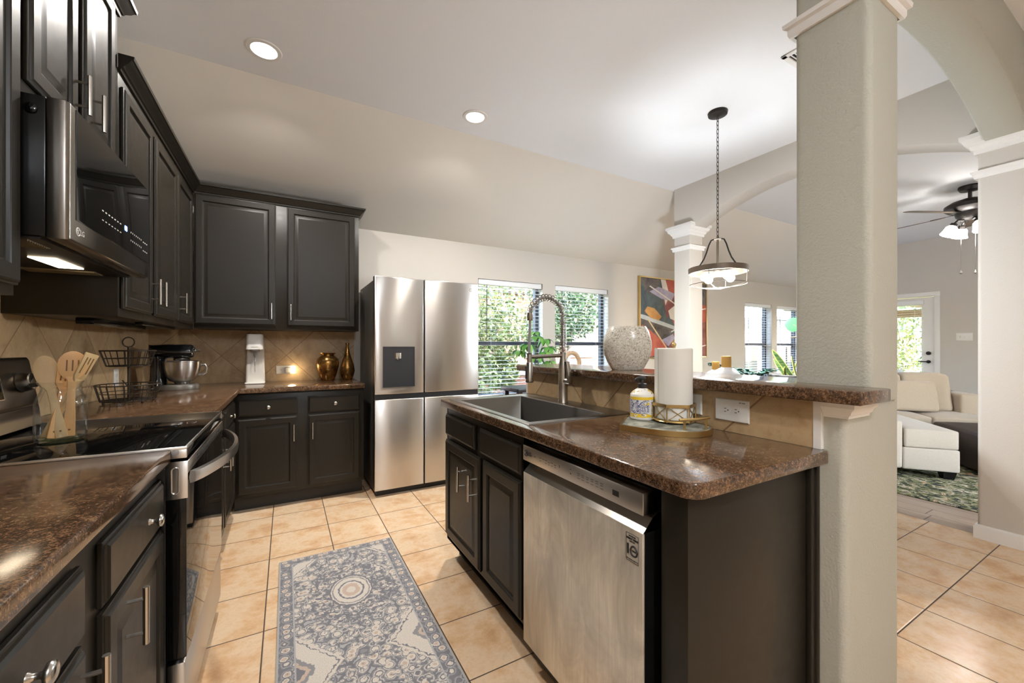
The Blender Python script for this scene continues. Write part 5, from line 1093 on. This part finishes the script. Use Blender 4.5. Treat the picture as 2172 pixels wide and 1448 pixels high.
th = cush('throw_pillow', 1.86, 2.0, -.45, .2, .665, .92, .045, None, M['bluegrey'], 0, .1); tag(th, 'pale blue-grey pillow lying along the top of the sofa back', 'pillow')
ot = thing('ottoman', LS(.55, -.75, 0), 'dark brown leather ottoman in front of the sofa', 'ottoman')
cush('body', .12, 1.0, -1.25, -.28, .035, .40, .03, ot, M['leather'], .03)
for a, b_ in ((.2, -.36), (.9, -.36), (.2, -1.15), (.9, -1.15)):
    bb = MB(); bb.cyl(LS(a, b_, .0115), LS(a, b_, .04), .03); bb.build('foot', M['black'], ot)
# ceiling fan
fnx, fny = 6.6, 1.4
fan = thing('ceiling_fan', (fnx, fny, CZ), 'dark bronze ceiling fan with lit glass shades in the living room', 'ceiling fan')
b = MB(); b.lathe([(.001, 0), (.09, 0), (.095, -.02), (.08, -.05), (.03, -.06), (.001, -.06)], (fnx, fny, CZ), 30); b.build('canopy', M['bronze'], fan)
b = MB(); b.cyl((fnx, fny, CZ-.05), (fnx, fny, 2.84), .017, n=12); b.build('downrod', M['bronze'], fan)
b = MB(); b.lathe([(.001, 2.86), (.06, 2.855), (.15, 2.825), (.2, 2.79), (.205, 2.75), (.17, 2.72), (.12, 2.705), (.11, 2.66), (.08, 2.63), (.001, 2.625)], (fnx, fny, 0), 40); b.build('motor', M['bronze'], fan)
M['blade'] = simple('fan_blade_walnut', srgb(92, 76, 62), .4)
for k in range(5):
    a = radians(153-72*k); d = Vector((cos(a), sin(a), 0)); s_ = Vector((-sin(a), cos(a), 0)); pit = radians(12.5)
    n_ = s_*cos(pit)+Vector((0, 0, -sin(pit)))
    c0 = Vector((fnx, fny, 2.70)); b = MB()
    st = [(.22, .045), (.26, .06), (.45, .068), (.66, .07), (.71, .062), (.73, .03)]
    up_ = d.cross(n_)
    b.loops([[tuple(c0+d*r+n_*w_*e+up_*h_) for e, h_ in ((1, .003), (-1, .003), (-1, -.003), (1, -.003))] for r, w_ in st]); bl = b.build('blade', M['blade'], fan)
    b = MB(); b.loops([[tuple(c0+d*r+n_*w_*e+up_*h_) for e, h_ in ((1, .009), (-1, .009), (-1, .003), (1, .003))] for r, w_ in ((.1, .02), (.2, .015), (.3, .03), (.33, .01))]); b.build('blade_iron', M['bronze'], bl)
for k in range(4):
    a = radians(128+90*k); d = Vector((cos(a), sin(a), 0)); c0 = Vector((fnx, fny, 2.62)); e0 = c0+d*.13+Vector((0, 0, -.03)); dn = (d*.45+Vector((0, 0, -1))).normalized()
    b = MB(); b.tube([tuple(c0+d*.05), tuple(c0+d*.1+Vector((0, 0, .005))), tuple(e0)], .011, 8); b.tube([tuple(e0), tuple(e0+dn*.035)], [.03, .036], 16); b.build('light_arm', M['bronze'], fan)
    b = MB(); b.tube([tuple(e0+dn*q) for q in (.03, .05, .09, .125, .135)], [.034, .05, .056, .064, .068], 24); b.build('shade', M['shade'], fan)
for (ox, oy) in ((-.04, .06), (.05, -.03)):
    b = MB(); b.cyl((fnx+ox, fny+oy, 2.63), (fnx+ox, fny+oy, 2.07), .0015, n=5); b.lathe([(.001, 2.07), (.006, 2.06), (.017, 2.035), (.001, 2.025)], (fnx+ox, fny+oy, 0), 12); b.build('pull_chain', M['chrome'], fan)
l = bpy.data.lights.new('fan_lamp', 'POINT'); l.energy = FAN_W; l.color = (.97, .95, .92); l.shadow_soft_size = .08; lo = bpy.data.objects.new('fan_lamp', l); COL.objects.link(lo); lo.location = (fnx-.02, fny+.02, 2.42)
# ---------------------------------------------------------------- outside
b = MB(); b.box(-8, 40, BW+.16, 40, -.3, -.12); b.box(RW+.14, 40, -12, BW+.16, -.3, -.12); struct(b, 'ground_outside', M['lawn'])
b = MB(); b.box(-12, 9.4, -16, FW-.14, -.3, -.12); struct(b, 'ground_patio', simple('patio_concrete', srgb(190, 184, 174), .9))
hs_ = thing('neighbour_house', (3.5, 9.2, -.12), 'red brick house wall beyond the tree outside the kitchen windows', 'house')
b = MB(); b.box(-1, 8.6, 9.4, 9.9, -.12, 2.7); b.build('wall', M['brick'], hs_)
b = MB(); b.loops([[(x, 9.1, 2.68), (x, 9.1, 2.78), (x, 12.5, 4.4), (x, 12.5, 4.3)] for x in (-1.3, 8.9)]); b.build('roof', M['roof'], hs_)
for x0 in (3.3, 5.7, 7.2):
    b = MB(); b.box(x0, x0+.9, 9.34, 9.41, .9, 2.3); wf = b.build('window', M['grey'], hs_); b = MB(); b.box(x0+.07, x0+.83, 9.33, 9.345, .97, 2.23); b.build('pane', M['slot'], wf)
gw = thing('garden_wall', (3.5, 7.4, -.12), 'low red brick garden wall outside the kitchen windows', 'wall')
b = MB(); b.box(-1, 7.5, 7.4, 7.6, -.12, .62); b.build('wall_body', M['brick'], gw); b = MB(); b.box(-1, 7.5, 7.37, 7.63, .62, .68); b.build('coping', M['trim'], gw)
h2 = thing('neighbour_house', (17, 12, -.12), 'shaded grey house with a sloping roof line outside the living room windows', 'house')
b = MB(); b.loops([[(11.0, y, -.12), (24, y, -.12), (24, y, 2.35), (17.5, y, 2.3), (11.0, y, 1.25)] for y in (9.2, 12)]); b.build('wall', M['siding'], h2)
b = MB(); b.loops([[(10.6, y, 1.2), (17.5, y, 2.32), (24.2, y, 2.36), (24.2, y, 2.5), (17.4, y, 2.46), (10.6, y, 1.34)] for y in (9.0, 12.2)]); b.build('roof', M['roof'], h2)
for x0 in (12.5, 15.5, 18.5):
    b = MB(); b.box(x0, x0+.8, 9.15, 9.2, .1, 1.2); b.build('window', M['blackglass'], h2)
def tree(name, x, y, label, lm, blobs, n, ls, trunk, group=None, seed=1, z0=-.12, stems=3):
    o = thing(name, (x, y, z0), label, 'tree', group); rnd = random.Random(seed); b = MB()
    for (cx_, cy_, cz_, rx_, ry_, rz_) in blobs:
        for k in range(n):
            a = rnd.random()*2*pi; ph = math.acos(1-2*rnd.random()); q = rnd.random()**.45
            p = (x+cx_+rx_*q*sin(ph)*cos(a), y+cy_+ry_*q*sin(ph)*sin(a), cz_+rz_*q*cos(ph)); s_ = ls*(.6+.8*rnd.random())
            d = Vector((rnd.gauss(0, 1), rnd.gauss(0, 1), rnd.gauss(0, .8))).normalized(); e = d.orthogonal().normalized(); e = Matrix.Rotation(rnd.random()*6.28, 3, d) @ e; f = d.cross(e)
            P_ = Vector(p); b.add([tuple(P_-e*s_), tuple(P_+f*s_*.45), tuple(P_+e*s_), tuple(P_-f*s_*.45)], [(0, 1, 2, 3)])
    b.build('crown', lm, o, flatshade=True)
    tb_ = MB()
    for k in range(stems):
        a = 2*pi*k/stems+.4; bl_ = blobs[k % len(blobs)]
        tb_.tube([(x+.05*cos(a), y+.05*sin(a), z0), (x+.12*cos(a), y+.12*sin(a), z0+.9), (x+bl_[0]*.5+.1*cos(a), y+bl_[1]*.5, (z0+bl_[2])*.6), (x+bl_[0], y+bl_[1], bl_[2])], [trunk, trunk*.85, trunk*.6, trunk*.25], 8)
        for j in range(4):
            q = (x+bl_[0]*.5, y+bl_[1]*.5, (z0+bl_[2])*.6); rb = rnd.random()*6.28; tb_.tube([q, (q[0]+.3*cos(rb), q[1]+.3*sin(rb), q[2]+.4), (q[0]+.6*cos(rb), q[1]+.6*sin(rb), q[2]+.9)], [trunk*.4, trunk*.3, trunk*.15], 6)
    tb_.build('trunk', M['bark'], o); return o
tree('garden_tree', 2.75, 6.0, 'leafy multi-stemmed tree filling the first window from the fridge', M['leaf'], [(-.1, 0, 2.3, .9, .6, .9), (.35, .1, 1.5, .65, .5, .55), (-.35, 0, 1.2, .5, .4, .5), (.2, 0, 3.2, .9, .7, .7), (-.2, -.1, .7, .5, .4, .6), (.5, .2, .8, .35, .3, .35)], 1900, .042, .04, seed=2)
tree('garden_tree', 4.85, 6.5, 'leafy tree outside the second kitchen window', M['leafd'], [(0, 0, 2.2, .85, .6, .8), (-.3, .1, 1.5, .6, .5, .4), (.4, 0, 2.8, .8, .6, .7), (.3, 0, 1.9, .6, .4, .5)], 1900, .042, .04, seed=3)
tree('garden_tree', 5.4, 8.2, 'taller tree behind, seen through the kitchen windows', M['leafy'], [(0, 0, 3.0, 1.4, .7, 1.3), (-1.8, .2, 3.4, 1.5, .7, 1.2)], 1700, .06, .06, seed=4)
tree('yard_tree', 13.2, 3.9, 'sunlit tree outside the glass back door', M['leaf'], [(0, 0, 1.9, .9, 1.0, .7), (.2, .5, 1.2, .7, .8, .5)], 1300, .055, .05, seed=5)
tree('yard_shrub', 12.3, 3.75, 'light green shrub at the bottom of the glass back door', M['leaf'], [(0, 0, .75, .5, .45, .6)], 1100, .045, .03, seed=6)
tree('yard_tree', 16.5, 4.8, 'dark tree further off outside the glass back door', M['leafd'], [(0, 0, 1.8, 1.6, 1.8, 1.9)], 2200, .08, .08, seed=8)
pc = thing('patio_cover', (11.0, 3.0, 0), 'brown wooden patio cover above the glass back door outside', 'patio cover')
M['patiowood'] = simple('brown_patio_wood', srgb(110, 94, 74), .8)
b = MB(); b.box(RW+.16, 12.0, 1.2, 4.9, 2.14, 2.2); b.build('deck', M['patiowood'], pc)
for k in range(5): b = MB(); b.box(RW+.16, 12.1, 1.3+.85*k, 1.36+.85*k, 2.0, 2.14); b.build('rafter', M['patiowood'], pc)
b = MB(); b.box(11.9, 12.02, 1.2, 4.9, 1.86, 2.02); b.build('beam', M['patiowood'], pc)
for y in (1.35, 4.75): b = MB(); b.box(11.9, 12.0, y-.05, y+.05, -.12, 1.86); b.build('post', M['patiowood'], pc)
